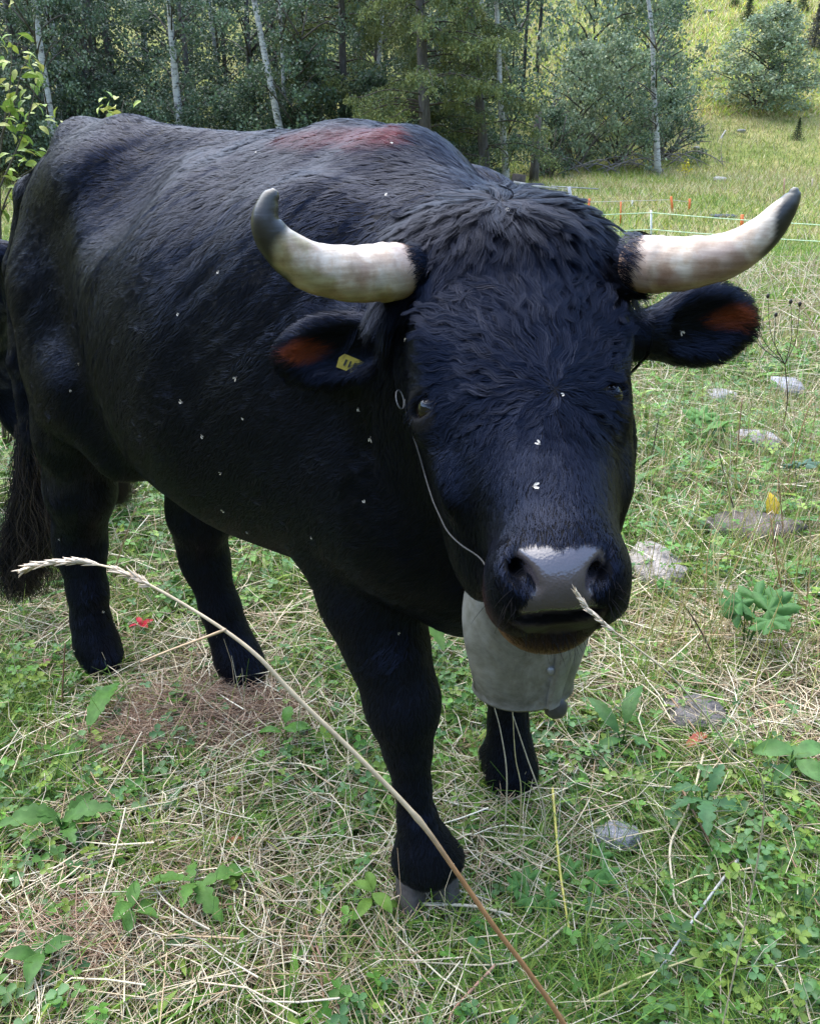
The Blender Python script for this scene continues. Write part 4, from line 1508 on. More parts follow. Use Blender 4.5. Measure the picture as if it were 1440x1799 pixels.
for hi, rows in enumerate(HORNS):
    P0 = np.array([at(x, y, D) for x, y, D, r in rows])
    rr = np.array([[r * 0.955 * pxm(p), 0, 0] for p, (x, y, D, r) in zip(P0, rows)])
    n = 72
    P1 = spline(P0, n)
    r1 = np.maximum(spline(rr, n)[:, 0], 0.001)
    f = np.linspace(0, 1, n)
    r1 = r1 * (1 + 0.012 * np.sin(f * 90) * (f < 0.45) + 0.008 * np.sin(f * 210) * (f < 0.3)) + 0.0012 * np.exp(-((f - 0.24) / 0.015) ** 2)
    sides = 28
    mb = MB().tube(P1 - BOFF, r1, sides, np.repeat(f[:, None], 3, 1))
    v = mb.v[0]
    fv = mb.c[0][:, 0]
    ctr = np.concatenate([np.repeat(P1, sides, 0), P1[:1], P1[-1:]]) - BOFF
    up = (v - ctr) @ Z3 / np.maximum(1e-4, np.linalg.norm(v - ctr, axis=1))
    nz = noise3(v, 45, 11 + hi)
    nz2 = noise3(v, 110, 15 + hi)
    cream, pink, olive, dark = np.array([0.56, 0.50, 0.42]), np.array([0.30, 0.20, 0.155]), np.array([0.30, 0.27, 0.13]), np.array([0.020, 0.021, 0.019])
    c = np.tile(cream, (len(v), 1))

    def lay(m, col):
        global c
        m = np.clip(m, 0, 1)[:, None]
        c = c * (1 - m) + np.array(col) * m
    lay(smooth(0.30, 0.12, fv + 0.05 * nz) * 0.75, pink)
    band = noise3(np.c_[fv * 15 + 3 * hi, 0.5 * up, np.zeros(len(v))], 1.0, 21 + hi) + 0.35 * nz
    lay(smooth(0.0, 0.5, band) * (0.75 - 0.25 * up), pink)
    lay(smooth(0.15, 0.6, nz2 + 0.4 * nz) * 0.35, (0.20, 0.15, 0.11))
    lay(smooth(0.1, 0.6, nz + 0.3 * nz2 - 0.35 * up) * 0.8, pink if hi else olive)
    lay(smooth(0.1, -0.7, up + 0.3 * nz) * 0.6, olive if hi == 0 else pink)
    edge = (0.56 if hi == 0 else 0.64) + (0.05 if hi == 0 else 0.16) * (up if hi == 0 else up) + 0.05 * nz
    lay(smooth(edge - 0.03, edge + 0.02, fv), dark)
    lay(smooth(0.70, 0.8, fv) * smooth(-0.2, 0.6, nz + 0.3) * 0.25, (0.14, 0.15, 0.12))
    lay(smooth(0.955, 0.99, fv) * 0.7, (0.40, 0.38, 0.33))
    mb.c = [np.clip(c, 0.01, 1)]
    nv = v + (v - ctr) * (0.03 * nz2 + 0.02 * nz)[:, None]
    mb.v = [nv]
    mb.build('horn', [horn_m], bull)

# hair that laps over the root of each horn
ROOT = []
rgh = np.random.default_rng(77)
for rows, x0 in ((HORNS[0], 1), (HORNS[1], 1)):
    a_, b_ = at(*rows[1][:3]), at(*rows[3][:3])
    ax_ = N(b_ - a_)
    e1 = N(np.cross(ax_, Z3))
    e2 = np.cross(e1, ax_)
    r0 = rows[1][3] * pxm(a_)
    for i in range(1000):
        g = rgh.random() * 6.283
        rd = e1 * math.cos(g) + e2 * math.sin(g)
        st_ = a_ + ax_ * rgh.uniform(-0.026, -0.008) + rd * r0 * rgh.uniform(1.0, 1.10)
        ln_ = rgh.uniform(0.008, 0.017) * (1.0 + 0.5 * math.sin(3 * g))
        sw = np.cross(ax_, rd) * rgh.normal(0.15, 0.35)
        ss = np.linspace(0, 1, 6)[:, None]
        ROOT.append((st_ + (ax_ + sw) * ln_ * ss + rd * ln_ * (0.20 * ss - 0.22 * ss ** 2) - Z3 * 0.004 * ss ** 2, rd))

# hooves: two claws to each foot
hoof_m = tint_mat('hoof', 0.6, 0.3, noise=(90, 0.65, 1.25), bumps=(160, 0.4, 0.003))


def claw(p, d, w, ln, ht):
    d = N([d[0], d[1], 0])
    sd = np.array([-d[1], d[0], 0])
    rings, sides = [], 18
    ang = np.linspace(0, 2 * np.pi, sides, endpoint=False)
    for f in (0, 0.12, 0.35, 0.6, 0.85, 1.0):
        z = f * ht
        a = ln * (1 - 0.30 * f) / 2
        bb = w * (1 - 0.12 * f) / 2
        ca, sa = np.cos(ang), np.sin(ang)
        fx = np.sign(ca) * np.abs(ca) ** 0.85 * a
        fy = sa * bb * np.where(ca > 0, 1 - 0.35 * ca ** 2, 1)
        rings.append(np.asarray(p) + d * (fx - 0.16 * ln * f)[:, None] + sd * fy[:, None] + Z3 * z)
    v = np.concatenate(rings)
    k = np.arange(sides)
    q = np.concatenate([np.c_[i * sides + k, i * sides + (k + 1) % sides, (i + 1) * sides + (k + 1) % sides, (i + 1) * sides + k] for i in range(5)])
    m = MB().add(v - BOFF, q, None, (0.075, 0.066, 0.062))
    top = np.asarray(p) - d * 0.16 * ln + Z3 * ht - BOFF
    m.add(np.concatenate([rings[-1] - BOFF, top[None]]), None, np.c_[k, (k + 1) % sides, np.full(sides, sides)], (0.075, 0.066, 0.062))
    return m


for px, py, D, d, w, ln, sp in ((752, 1580, 1.105, (0.22, -0.97), 0.060, 0.112, 0.033), (894, 1372, 1.445, (0.35, -0.93), 0.05, 0.09, 0.028),
                                (180, 1178, 1.885, (0.80, -0.60), 0.05, 0.095, 0.028), (436, 1195, 1.83, (0.78, -0.62), 0.05, 0.105, 0.028)):
    c = at(px, py, D)
    c[2] = -0.010
    dd = N([*d, 0])
    sd = np.array([-dd[1], dd[0], 0])
    for s in (-1, 1):
        claw(c + sd * s * sp, dd[:2] + sd[:2] * s * 0.12, w, ln, 0.105).build('hoof', [hoof_m], bull)

# ---------------------------------------------------------------- coat: real strands grown from the skin
hair_m = bpy.data.materials.new('coat')
hair_m.use_nodes = True
nt = hair_m.node_tree
nt.nodes.remove(nt.nodes['Principled BSDF'])
hb = nt.nodes.new('ShaderNodeBsdfHair')
hb.component = 'Reflection'
hb.inputs['Offset'].default_value = R(-4)
hb.inputs['RoughnessU'].default_value = 0.42
hb.inputs['RoughnessV'].default_value = 0.75
ha = nd(nt, 'Attribute', attribute_name='tint')
nt.links.new(mixc(nt, 1.0, ha.outputs['Color'], (0.28, 0.28, 0.28), 'MULTIPLY'), hb.inputs['Color'])
# the lie of the coat as a whole: strands take the light with the skin's own normal
hs_ = nt.nodes.new('ShaderNodeBsdfPrincipled')
nt.links.new(mixc(nt, 1.0, ha.outputs['Color'], (0.024, 0.024, 0.024), 'MULTIPLY'), hs_.inputs['Base Color'])
hs_.inputs['Roughness'].default_value = 0.42
hs_.inputs['Specular IOR Level'].default_value = 0.34
hs_.inputs['Specular Tint'].default_value = (0.44, 0.57, 1.0, 1)
hn = nd(nt, 'Attribute', attribute_name='nrm')
vt = nd(nt, 'VectorTransform', vector_type='NORMAL', convert_from='OBJECT', convert_to='WORLD')
nt.links.new(hn.outputs['Vector'], vt.inputs[0])
nt.links.new(vt.outputs[0], hs_.inputs['Normal'])
hmx = nd(nt, 'MixShader')
hmx.inputs[0].default_value = 0.60
nt.links.new(hb.outputs[0], hmx.inputs[1])
nt.links.new(hs_.outputs[0], hmx.inputs[2])
nt.links.new(hmx.outputs[0], nt.nodes['Material Output'].inputs[0])


def make_curves(name, P, rad, tint, parent, mat, nrm=None):
    """P (n,k,3) strand points, rad (k,) or (n,k), tint (n,3)."""
    n, k = P.shape[:2]
    hc = bpy.data.hair_curves.new(name)
    hc.add_curves([k] * n)
    hc.attributes['position'].data.foreach_set('vector', np.ascontiguousarray(P, np.float32).ravel())
    ra = hc.attributes.get('radius') or hc.attributes.new('radius', 'FLOAT', 'POINT')
    ra.data.foreach_set('value', np.ascontiguousarray(np.broadcast_to(rad, (n, k)), np.float32).ravel())
    ta = hc.attributes.new('tint', 'FLOAT_COLOR', 'CURVE')
    ta.data.foreach_set('color', np.ascontiguousarray(np.c_[tint, np.ones(n)], np.float32).ravel())
    if nrm is None:
        nrm = np.tile(N(np.array([-0.2, -0.9, 0.3])), (n, 1))
    na = hc.attributes.new('nrm', 'FLOAT_VECTOR', 'CURVE')
    na.data.foreach_set('vector', np.ascontiguousarray(nrm, np.float32).ravel())
    hc.materials.append(mat)
    return link(name, hc, parent)


def surface_samples(v, q, weight, n, rg):
    a, b_, c, d = v[q[:, 0]], v[q[:, 1]], v[q[:, 2]], v[q[:, 3]]
    area = 0.5 * np.linalg.norm(np.cross(c - a, d - b_), axis=1)
    w = area * weight
    f = rg.choice(len(q), n, p=w / w.sum())
    s, t = rg.random((n, 1)), rg.random((n, 1))
    return (a[f] * (1 - s) + b_[f] * s) * (1 - t) + (d[f] * (1 - s) + c[f] * s) * t, f


def tang(d, n):
    return NN(d - n * (d * n).sum(1, keepdims=True))


def rot(d, n, a):
    ca, sa = np.cos(a)[:, None], np.sin(a)[:, None]
    return d * ca + np.cross(n, d) * sa


def head_flow(p, n):
    s, t, nn = hcoord(p)
    r1 = tang(p - WHORL, n)
    r2 = tang((p - POLL) * np.array([1.0, 1, 1]) + HA * 0.05, n)
    w = smooth(0.155, 0.075, t + 0.035 * noise3(p, 22, 31))[:, None]
    d = NN(r1 * (1 - w) + r2 * w)
    # behind the brow and on the cheeks the hair lies down and back
    back = tang(np.tile(HA * 0.5 - HN * 0.8, (len(p), 1)), n)
    wb = smooth(-0.07, -0.12, nn)[:, None]
    d = NN(d * (1 - wb) + back * wb)
    return d


def body_flow(p, n):
    q = p - O3
    u = q @ HD3
    z = p[:, 2]
    down = smooth(0.75, 0.45, z)[:, None]
    d = np.tile(-HD3 * 0.75 - Z3 * 0.66, (len(p), 1))
    d = d * (1 - down) + (-Z3 - HD3 * 0.15) * down
    top = smooth(1.22, 1.33, z)[:, None]
    d = d * (1 - top) + (-HD3 * 0.9) * top
    side = np.sign(q @ LD3)[:, None] * LD3 * 0.25
    return tang(d + side * top, n)


fc = bv[bq].mean(1)
sF, tF, nF = hcoord(fc)
head_face = (tF > -0.06) & (nF > -0.27) & (np.abs(sF) < 0.17) & (tF < 0.56)
mF = coat_masks(fc)
ear_face = mF[4] > 0.5
bare = 1 - np.clip(mF[0] * 1.0 + mF[1] + mF[6] * 0.985, 0, 1)
# keep nostrils, mouth and eye sockets free of hair: where the field was cut the mean curvature is hollow
gN = F.grad(fc, 0.006)
hollow = F.sample(fc + gN * 0.012) < 0.006
bare = bare * np.where(hollow & head_face & (tF > 0.40), 0.0, 1.0)


def grow(p, n, d, length, k, lift, curl=0.0, freq=1.0, phase=None, rg=rng, droop=0.0):
    """Strand points: leave the skin at 'lift', then lie down along d; curl waves sideways."""
    m = len(p)
    side = np.cross(n, d)
    s = np.linspace(0, 1, k)
    P = np.zeros((m, k, 3))
    ph = rg.random(m) * 6.28 if phase is None else phase
    for i, x in enumerate(s):
        h_ = np.sin(np.minimum(x * 1.3, 1.0) * 1.4) * lift
        w = curl * (np.sin(6.283 * freq * x + ph) - np.sin(ph)) * min(1, x * 1.6)
        P[:, i] = p + d * (length * x)[:, None] + n * (h_ * length)[:, None] + side * (w * length)[:, None] - Z3 * (droop * length * x * x)[:, None]
    return P


def stick(P, n0, off):
    """Push strand points that sank below the skin back out."""
    m, k = P.shape[:2]
    Q = P[:, 1:].reshape(-1, 3)
    sd = F.sample(Q)
    low = sd < off
    if low.any():
        g = F.grad(Q[low], 0.006)
        Q[low] += g * (off - sd[low])[:, None]
        P[:, 1:] = Q.reshape(m, k - 1, 3)
    return P


def nearest(guides, p):
    from mathutils.kdtree import KDTree
    kd = KDTree(len(guides))
    for i, g in enumerate(guides):
        kd.insert(g, i)
    kd.balance()
    return np.array([kd.find(x)[1] for x in p])


def clumped(flow, faces_w, n, n_guides, k, length_f, lift_f, curl, freq, turn, clump, rg, tint_f, rad, name, mat=None, droop=0.0, smallturn=0.12):
    gp_, _ = surface_samples(bv, bq, faces_w, n_guides, rg)
    gn = F.grad(gp_, 0.006)
    gd = rot(flow(gp_, gn), gn, turn(gp_) + rg.normal(0, smallturn, n_guides))
    gL = length_f(gp_) * rg.uniform(0.8, 1.2, n_guides)
    G = stick(grow(gp_, gn, gd, gL, k, lift_f(gp_) * rg.uniform(0.6, 1.4, n_guides), curl, freq, None, rg, droop), gn, 0.002)
    p, f = surface_samples(bv, bq, faces_w, n, rg)
    nn = F.grad(p, 0.006)
    d = rot(flow(p, nn), nn, turn(p) + rg.normal(0, smallturn, n))
    P = grow(p, nn, d, length_f(p) * rg.uniform(0.65, 1.15, n), k, lift_f(p) * rg.uniform(0.5, 1.4, n), curl * 0.5, freq, None, rg, droop)
    j = nearest(gp_, p)
    off = P[:, :1] - G[j][:, :1]
    s = np.linspace(0, 1, k)[None, :, None]
    w = (clump(p)[:, None, None] if callable(clump) else clump) * np.clip(s * 1.5, 0, 1)
    lock = G[j] + off * (1 - 0.65 * s)
    P = P * (1 - w) + lock * w
    P = stick(P, nn, 0.0012)
    s1 = np.linspace(0, 1, k)
    tilt = NN(nn + 0.55 * (P[:, -1] - P[:, 0] - nn * ((P[:, -1] - P[:, 0]) * nn).sum(1, keepdims=True) - d * ((P[:, -1] - P[:, 0]) * d).sum(1, keepdims=True)) / np.maximum(0.004, length_f(p))[:, None] + rg.normal(0, 0.10, nn.shape))
    if name == 'body_coat':
        # the coat lies in long diagonal strands: neighbouring strips lean a little differently
        A_ = N(-HD3 * 0.75 - Z3 * 0.66)
        B_ = N(HD3 * 0.66 - Z3 * 0.75)
        wv = noise3(p, 5, 17)
        k1 = noise3(np.c_[p @ A_ * 9, (p @ B_ + 0.02 * wv) * 75, np.zeros(len(p))], 1.0, 33)
        k2 = noise3(np.c_[p @ A_ * 4, (p @ B_ + 0.02 * wv) * 24, np.zeros(len(p))], 1.0, 34)
        tilt = NN(tilt + B_ * (0.34 * k1 + 0.22 * k2)[:, None])
    return make_curves(name, P - BOFF, rad * (1 - 0.75 * s1), tint_f(p), bull, mat or hair_m, tilt)


RUST = [F.hit(x_, y_)[0] for x_, y_ in zip(np.linspace(515, 690, 24), np.interp(np.linspace(515, 690, 24), (515, 600, 660, 700), (240, 238, 236, 240)))]


def coat_tint(p):
    _t = hcoord(p)[1]
    face = ((_t > -0.06) & (np.linalg.norm(p - HP, axis=1) < 0.56) & (p[:, 1] < 1.06))[:, None]
    c = np.where(face, np.array([0.026, 0.031, 0.052]), np.array([0.080, 0.092, 0.150])) * (1 + 0.5 * rng.random((len(p), 1)))
    q = p - O3
    u, v = q @ HD3, q @ LD3

    def lay(m, col):
        nonlocal c
        m = np.clip(m, 0, 1)[:, None]
        c = c * (1 - m) + np.array(col) * m
    # sun-bleached rusty patch along the withers
    rust = smooth(0.048, 0.012, np.min([np.linalg.norm(p - r_, axis=1) for r_ in RUST], 0) + 0.012 * noise3(p, 40, 19))
    lay(rust * 0.9, (1.5, 0.17, 0.12))
    dust = smooth(-0.95, -1.10, u) * smooth(0.45, 0.7, p[:, 2]) * smooth(1.24, 1.02, p[:, 2])
    dust = dust * smooth(-0.05, 0.55, noise3(p, 26, 5) + 0.6 * noise3(p, 70, 6))
    lay(dust * 0.75, (0.62, 0.58, 0.52))
    warm = smooth(0.1, 0.6, noise3(p, 5, 8)) * smooth(0.9, 1.2, p[:, 2])
    lay(warm * 0.35, (0.055, 0.042, 0.050))
    m = coat_masks(p)
    lay(m[2] * 0.95, (1.7, 0.90, 0.36))
    lay(m[3] * (1 - m[2]) * 0.5, (0.42, 0.20, 0.14))
    lay(m[5] * 0.95, (1.5, 0.36, 0.12))
    return c


body_w = np.where(head_face | ear_face, 0.0, 1.0) * bare
_q = fc - O3
body_w = body_w * np.where((_q @ LD3 > 0.12) & (fc[:, 1] > 1.4), 0.45, 1.0)


def body_len(p):
    crest = smooth(1.24, 1.31, p[:, 2]) * smooth(-0.5, -0.3, (p - O3) @ HD3)
    return 0.015 + 0.012 * crest + 0.004 * noise3(p, 9, 21)


clumped(body_flow, body_w, 330000, 17000, 4, body_len, lambda p: 0.055 + 0.06 * noise3(p, 32, 22), 0.06, 0.8,
        lambda p: 0.28 * noise3(p, 7, 23) + 0.28 * noise3(p, 26, 24) + 0.2 * noise3(p, 55, 29), 0.55, np.random.default_rng(3), coat_tint, 0.00036, 'body_coat')

head_w = np.where(head_face & ~ear_face, 1.0, 0.0) * bare
front_w = head_w * (0.35 + 0.65 * smooth(-0.13, -0.06, nF))


def head_len(p):
    s, t, nn = hcoord(p)
    f = smooth(-0.085, -0.045, nn) * smooth(0.115, 0.085, np.abs(s) + 0.12 * np.maximum(t - 0.15, 0))
    L_ = 0.010 + f * (0.028 * smooth(0.33, 0.20, t) + 0.010 * smooth(0.12, 0.04, t))
    L_ = L_ + 0.006 * f * smooth(0.40, 0.30, t)
    L_ = L_ * (1 - 0.45 * smooth(0.035, 0.0, np.linalg.norm(p - WHORL, axis=1)))
    return L_ * np.where(t > 0.39, 0.65, 1)


clumped(head_flow, front_w, 80000, 2600, 9, head_len, lambda p: (0.09 + 0.07 * noise3(p, 40, 25)) * smooth(0.42, 0.25, hcoord(p)[1]) + 0.03, 0.10, 1.3,
        lambda p: 0.45 * noise3(p, 28, 26) + 0.30 * noise3(p, 60, 27), lambda p: 0.30 + 0.5 * smooth(0.018, 0.030, head_len(p)), np.random.default_rng(4), coat_tint, 0.00034, 'face_coat', smallturn=0.10)

# topknot that parts at the poll and hangs over the brow
rg = np.random.default_rng(5)
tw = head_w * smooth(0.075, 0.02, np.abs(tF - 0.01)) * smooth(-0.13, -0.07, nF)
clumped(head_flow, tw, 15000, 520, 10, lambda p: 0.070 + 0.016 * noise3(p, 30, 41), lambda p: np.full(len(p), 0.05), 0.07, 1.2,
        lambda p: 0.35 * noise3(p, 20, 42), 0.66, rg, coat_tint, 0.00032, 'topknot', droop=0.10)

# ears: fringe along the rim, long hair inside
ear_w = np.where(ear_face, 1.0, 0.0)


def ear_flow(p, n):
    d = np.zeros_like(p)
    for b_, ax, ln, en, ew, hw, sg in EARS:
        q = p - b_
        m = np.abs(np.sign(p[:, 0] - 0.13) - sg) < 1
        w = (q @ ew) / hw
        d[m] = (ax * 0.8 + ew * np.clip(w, -1.2, 1.2)[:, None] * 0.7)[m] - Z3 * 0.15
    return tang(d, n)


clumped(ear_flow, ear_w, 16000, 900, 5, lambda p: 0.017 + 0.006 * noise3(p, 50, 51), lambda p: np.full(len(p), 0.22), 0.08, 0.8,
        lambda p: 0.3 * noise3(p, 60, 52), 0.45, np.random.default_rng(6), coat_tint, 0.00028, 'ear_hair')

# tail brush
rg = np.random.default_rng(8)
nT = 2600
f0 = rg.random(nT)
tp = spline([at(46, 735, 2.09), at(50, 800, 2.09), at(46, 860, 2.08), at(40, 900, 2.08)], 200)
k = 14
roots = tp[(f0 * 199).astype(int)] + rg.normal(0, 0.012, (nT, 3))
lock = rg.integers(0, 60, nT)
lph, lam, ldx = rg.random(60) * 6.28, rg.uniform(0.012, 0.036, 60), rg.normal(0, 1, (60, 3))
s = np.linspace(0, 1, k)
ln = (roots[:, 2] - 0.10) * rg.uniform(0.7, 1.02, nT)
P = np.zeros((nT, k, 3))
for i, x in enumerate(s):
    wv = lam[lock] * np.sin(lph[lock] + 9 * x + rg.normal(0, 0.05, nT)) * min(1, 2 * x)
    P[:, i] = roots + np.c_[ldx[lock][:, 0] * 0.034 * x ** 0.7 + wv - 0.075 * x, ldx[lock][:, 1] * 0.020 * x + 0.4 * wv, -ln * x]
tt = np.tile([0.06, 0.058, 0.065], (nT, 1)) + (rg.random((nT, 1)) * 0.4 + 0.6 * rg.random(60)[lock][:, None]) ** 2 * np.array([1.0, 0.74, 0.52])
make_curves('tail_brush', P - BOFF, 0.00055 * (1 - 0.5 * s), tt, bull, hair_m)

make_curves('horn_root_hair', np.array([r_[0] for r_ in ROOT]) - BOFF, 0.00036 * (1 - 0.7 * np.linspace(0, 1, 6)), np.tile([0.030, 0.034, 0.052], (len(ROOT), 1)), bull, hair_m, np.array([r_[1] for r_ in ROOT]))

# whiskers and eyelashes
rg = np.random.default_rng(9)
P = []
for c, out, sg in EYES:
    up = -N(HA - out * HA.dot(out))
    side = N(np.cross(HA, out))
    for i in range(26):
        x = rg.uniform(-1, 1)
        r0 = c + out * (0.021 - 0.010 * x * x) + side * 0.020 * x + up * 0.013 * (1 - x * x)
        d = N(out * 0.9 + up * rg.uniform(-0.1, 0.25) + side * x * 0.25 - Z3 * 0.35)
        ss = np.linspace(0, 1, 6)[:, None]
        P.append(r0 + d * 0.015 * ss - Z3 * 0.008 * ss ** 2)
make_curves('eyelashes', np.array(P) - BOFF, 0.00045 * (1 - 0.7 * np.linspace(0, 1, 6)), np.tile([0.03, 0.03, 0.035], (len(P), 1)), bull, hair_m)
P = []
for i in range(70):
    a = (890 + rg.normal(0, 16), rg.uniform(1010, 1105)) if i % 2 else (1075 + rg.normal(0, 6), rg.uniform(1010, 1085))
    if i > 40:
        a = (rg.uniform(910, 1040), rg.uniform(1108, 1126))
    p, n = F.hit(*a)
    ss = np.linspace(0, 1, 6)[:, None]
    P.append(p + N(n + rg.normal(0, 0.3, 3)) * rg.uniform(0.012, 0.03) * ss - Z3 * 0.008 * ss ** 2)
make_curves('whiskers', np.array(P) - BOFF, 0.0003 * (1 - 0.7 * np.linspace(0, 1, 6)), np.tile([0.12, 0.10, 0.09], (len(P), 1)), bull, hair_m)

# ----------------------------------------------------------------- bell, ear tag, halter, flies
bell = empty('cowbell', at(918, 1208, 0.90), 'big grey hammered metal cowbell hanging under the throat of the horned bull', 'cowbell')
BO = np.array(bell.location)
metal_m, nt, b = nodes('hammered_metal')
gp = geopos(nt)
n1, n2 = noise_tex(nt, 13, 7, 0.72, gp, 0.6), noise_tex(nt, 90, 5, 0.65, gp)
cc = ramp(nt, n1, [(0.3, (0.075, 0.073, 0.060)), (0.50, (0.23, 0.226, 0.212)), (0.70, (0.36, 0.355, 0.34))])
cc = mixc(nt, 0.5, cc, ramp(nt, n2, [(0.35, (0.55, 0.52, 0.45)), (0.6, (1, 1, 1))]), 'MULTIPLY')
nt.links.new(cc, b.inputs['Base Color'])
b.inputs['Metallic'].default_value = 0.55
nt.links.new(ramp(nt, n2, [(0.3, (0.42,) * 3), (0.7, (0.6,) * 3)]), b.inputs['Roughness'])
nt.links.new(bump(nt, noise_tex(nt, 45, 3, 0.5, gp), 0.15, 0.004), b.inputs['Normal'])
prof = [(1238, 94), (1230, 92), (1215, 94), (1190, 101), (1150, 111), (1110, 116), (1075, 114), (1045, 107), (1015, 96), (990, 74), (975, 48), (968, 6)]
zb = [at(918, y - 30, 0.90)[2] - BO[2] for y, r in prof]
sc_ = pxm(at(918, 1110, 0.90)) * 1.0
pr = spline([[r * sc_, z, 0] for (y, r), z in zip(prof, zb)], 34)
sides = 56
ang = np.linspace(0, 2 * np.pi, sides, endpoint=False)
yaw = 0.16


def bell_pt(a, r, z, off=0.0):
    x = np.sign(np.cos(a)) * np.abs(np.cos(a)) ** 0.88 * (r + off)
    y = np.sin(a) * (r * 0.66 + off)
    return np.stack([x * math.cos(yaw) - y * math.sin(yaw), x * math.sin(yaw) + y * math.cos(yaw), np.broadcast_to(z, np.shape(x))], -1)


outer = np.concatenate([bell_pt(ang, r, z + 0.004 * np.cos(2 * ang) * (z < 0.01)) for r, z, _ in pr])
inner = np.concatenate([bell_pt(ang, max(r - 0.0035, 0.001), z) for r, z, _ in pr[:-2]])
k = np.arange(sides)


def ringq(n, o, fl=False):
    q = np.concatenate([np.c_[i * sides + k, i * sides + (k + 1) % sides, (i + 1) * sides + (k + 1) % sides, (i + 1) * sides + k] for i in range(n - 1)]) + o
    return q[:, ::-1] if fl else q


mb = MB()
no = len(outer)
rim = np.c_[k, no + k, no + (k + 1) % sides, (k + 1) % sides]
mb.add(np.concatenate([outer, inner]), np.concatenate([ringq(34, 0), ringq(32, no, True), rim]), None)
mb.build('bell_body', [metal_m], bell)
# lapped seam down the front: a second sheet edge standing proud
a0 = -np.pi / 2 + 0.22
zz = pr[:24]
cols = np.linspace(a0, a0 + 0.42, 7)
offs = np.array([0.0075, 0.0072, 0.0060, 0.0046, 0.0030, 0.0014, -0.001])
v = np.concatenate([np.stack([bell_pt(np.array([a]), r, z, o)[0] for a, o in zip(cols, offs)]) for r, z, _ in zz])
w = len(cols)
q = [[i * w + j, i * w + j + 1, (i + 1) * w + j + 1, (i + 1) * w + j] for i in range(len(zz) - 1) for j in range(w - 1)]
vb = np.stack([bell_pt(np.array([a0]), r, z, -0.001)[0] for r, z, _ in zz])
qe = [[i * w, (i + 1) * w, len(v) + i + 1, len(v) + i] for i in range(len(zz) - 1)]
MB().add(np.concatenate([v, vb]), q + qe, None).build('lapped_seam', [metal_m], bell)


rv = bell_pt(np.array([-np.pi / 2 + 0.17]), np.interp(0.062, pr[:, 1], pr[:, 0]), 0.062, 0.004)[0]
ball(rv - np.array([0, -0.004, 0]), 0.0068, sq=(1, 0.8, 1)).build('rivet', [metal_m], bell)
dark_metal = tint_mat('dark_iron', 0.5, 0.5, noise=(60, 0.7, 1.2))
cb = ball((0.040, -0.03, -0.010), 0.0135, sq=(1.15, 0.7, 1.25), c_=(0.05, 0.047, 0.042))
cb.tube([(0.030, -0.01, 0.0), (0.015, 0, 0.10), (0, 0, 0.215)], [0.006, 0.005, 0.005], 8, (0.10, 0.095, 0.085))
cb.build('clapper', [dark_metal], bell)
leather = tint_mat('dark_leather', 0.6, 0.3, noise=(50, 0.6, 1.3), bumps=(120, 0.4, 0.002))
# strap: a loop of leather round the neck
lowest = BO + np.array([0, 0, zb[-1]])
nape = at(868, 425, 1.13)
nc = (lowest + nape) / 2
e2 = N(nape - lowest)
ax = N(np.cross(np.array([1.0, 0.1, 0]), e2))
e1 = np.cross(e2, ax)
loop = []
for a in np.linspace(0, 2 * np.pi, 64, endpoint=False):
    dr = e1 * math.cos(a) + e2 * math.sin(a)
    t0 = 0.215
    for t_ in np.linspace(0.06, 0.215, 80):
        if F.sample((nc + dr * t_)[None])[0] > 0.0:
            t0 = t_
            break
    loop.append(nc + dr * (t0 - 0.014))
loop = np.array(loop)
wgt = np.array([smooth(0.80, 1.0, -math.sin(a)) for a in np.linspace(0, 2 * np.pi, 64, endpoint=False)])[:, None]
loop = loop * (1 - wgt) + lowest * wgt
ring = np.concatenate([loop, loop[:1]])
v, q = [], []
nrm = NN(ring - nc)
for i, p in enumerate(ring):
    for a, o in ((-0.012, 0), (-0.012, 0.004), (0.012, 0.004), (0.012, 0)):
        v.append(p + ax * a + nrm[i] * o - BO)
for i in range(len(ring) - 1):
    for j in range(4):
        q.append([i * 4 + j, i * 4 + (j + 1) % 4, (i + 1) * 4 + (j + 1) % 4, (i + 1) * 4 + j])
MB().add(v, q, None, (0.006, 0.005, 0.005)).build('neck_strap', [leather], bell)

# ear tag
p, n = F.hit(617, 641)
tagE = empty('ear_tag', p, 'small yellow ear tag clipped into the ear below the dark left-hand horn', 'ear tag')
yel = tint_mat('yellow_plastic', 0.45, 0.4, noise=(200, 0.8, 1.1))
ex = N(at(640, 652, 1.0) - at(598, 636, 1.0))
n = N(np.array([0, 0, CAM_H]) - p)
ey = N(np.cross(n, ex))
o = p + n * 0.002
cn = [(-0.020, -0.011), (0.017, -0.011), (0.021, -0.006), (0.021, 0.006), (0.017, 0.011), (-0.015, 0.012), (-0.021, 0.004)]
v = [o + (ex * x + ey * y) * 0.85 + n * d - p for d in (0, 0.0025) for x, y in cn]
m_ = len(cn)
kk = np.arange(m_)
q = np.c_[kk, (kk + 1) % m_, m_ + (kk + 1) % m_, m_ + kk]
tr = [[m_, m_ + i, m_ + i + 1] for i in range(1, m_ - 1)]
MB().add(v, q, tr, (0.34, 0.27, 0.035)).build('tag_plate', [yel], tagE, False)
mk = MB()
for x, w_ in ((-0.010, 0.003), (-0.003, 0.0025), (0.004, 0.003), (0.011, 0.0025)):
    c4 = [o + (ex * (x + a * w_) + ey * b_ * 0.005) * 0.85 + n * 0.0030 - p for a, b_ in ((-0.5, -1), (0.5, -1), (0.8, 1), (-0.2, 1))]
    c5 = [c + n * 0.0004 for c in c4]
    mk.add(c4 + c5, [[4, 5, 6, 7], [0, 1, 5, 4], [1, 2, 6, 5], [2, 3, 7, 6], [3, 0, 4, 7]], None, (0.02, 0.02, 0.015))
mk.build('tag_print', [yel], tagE, False)

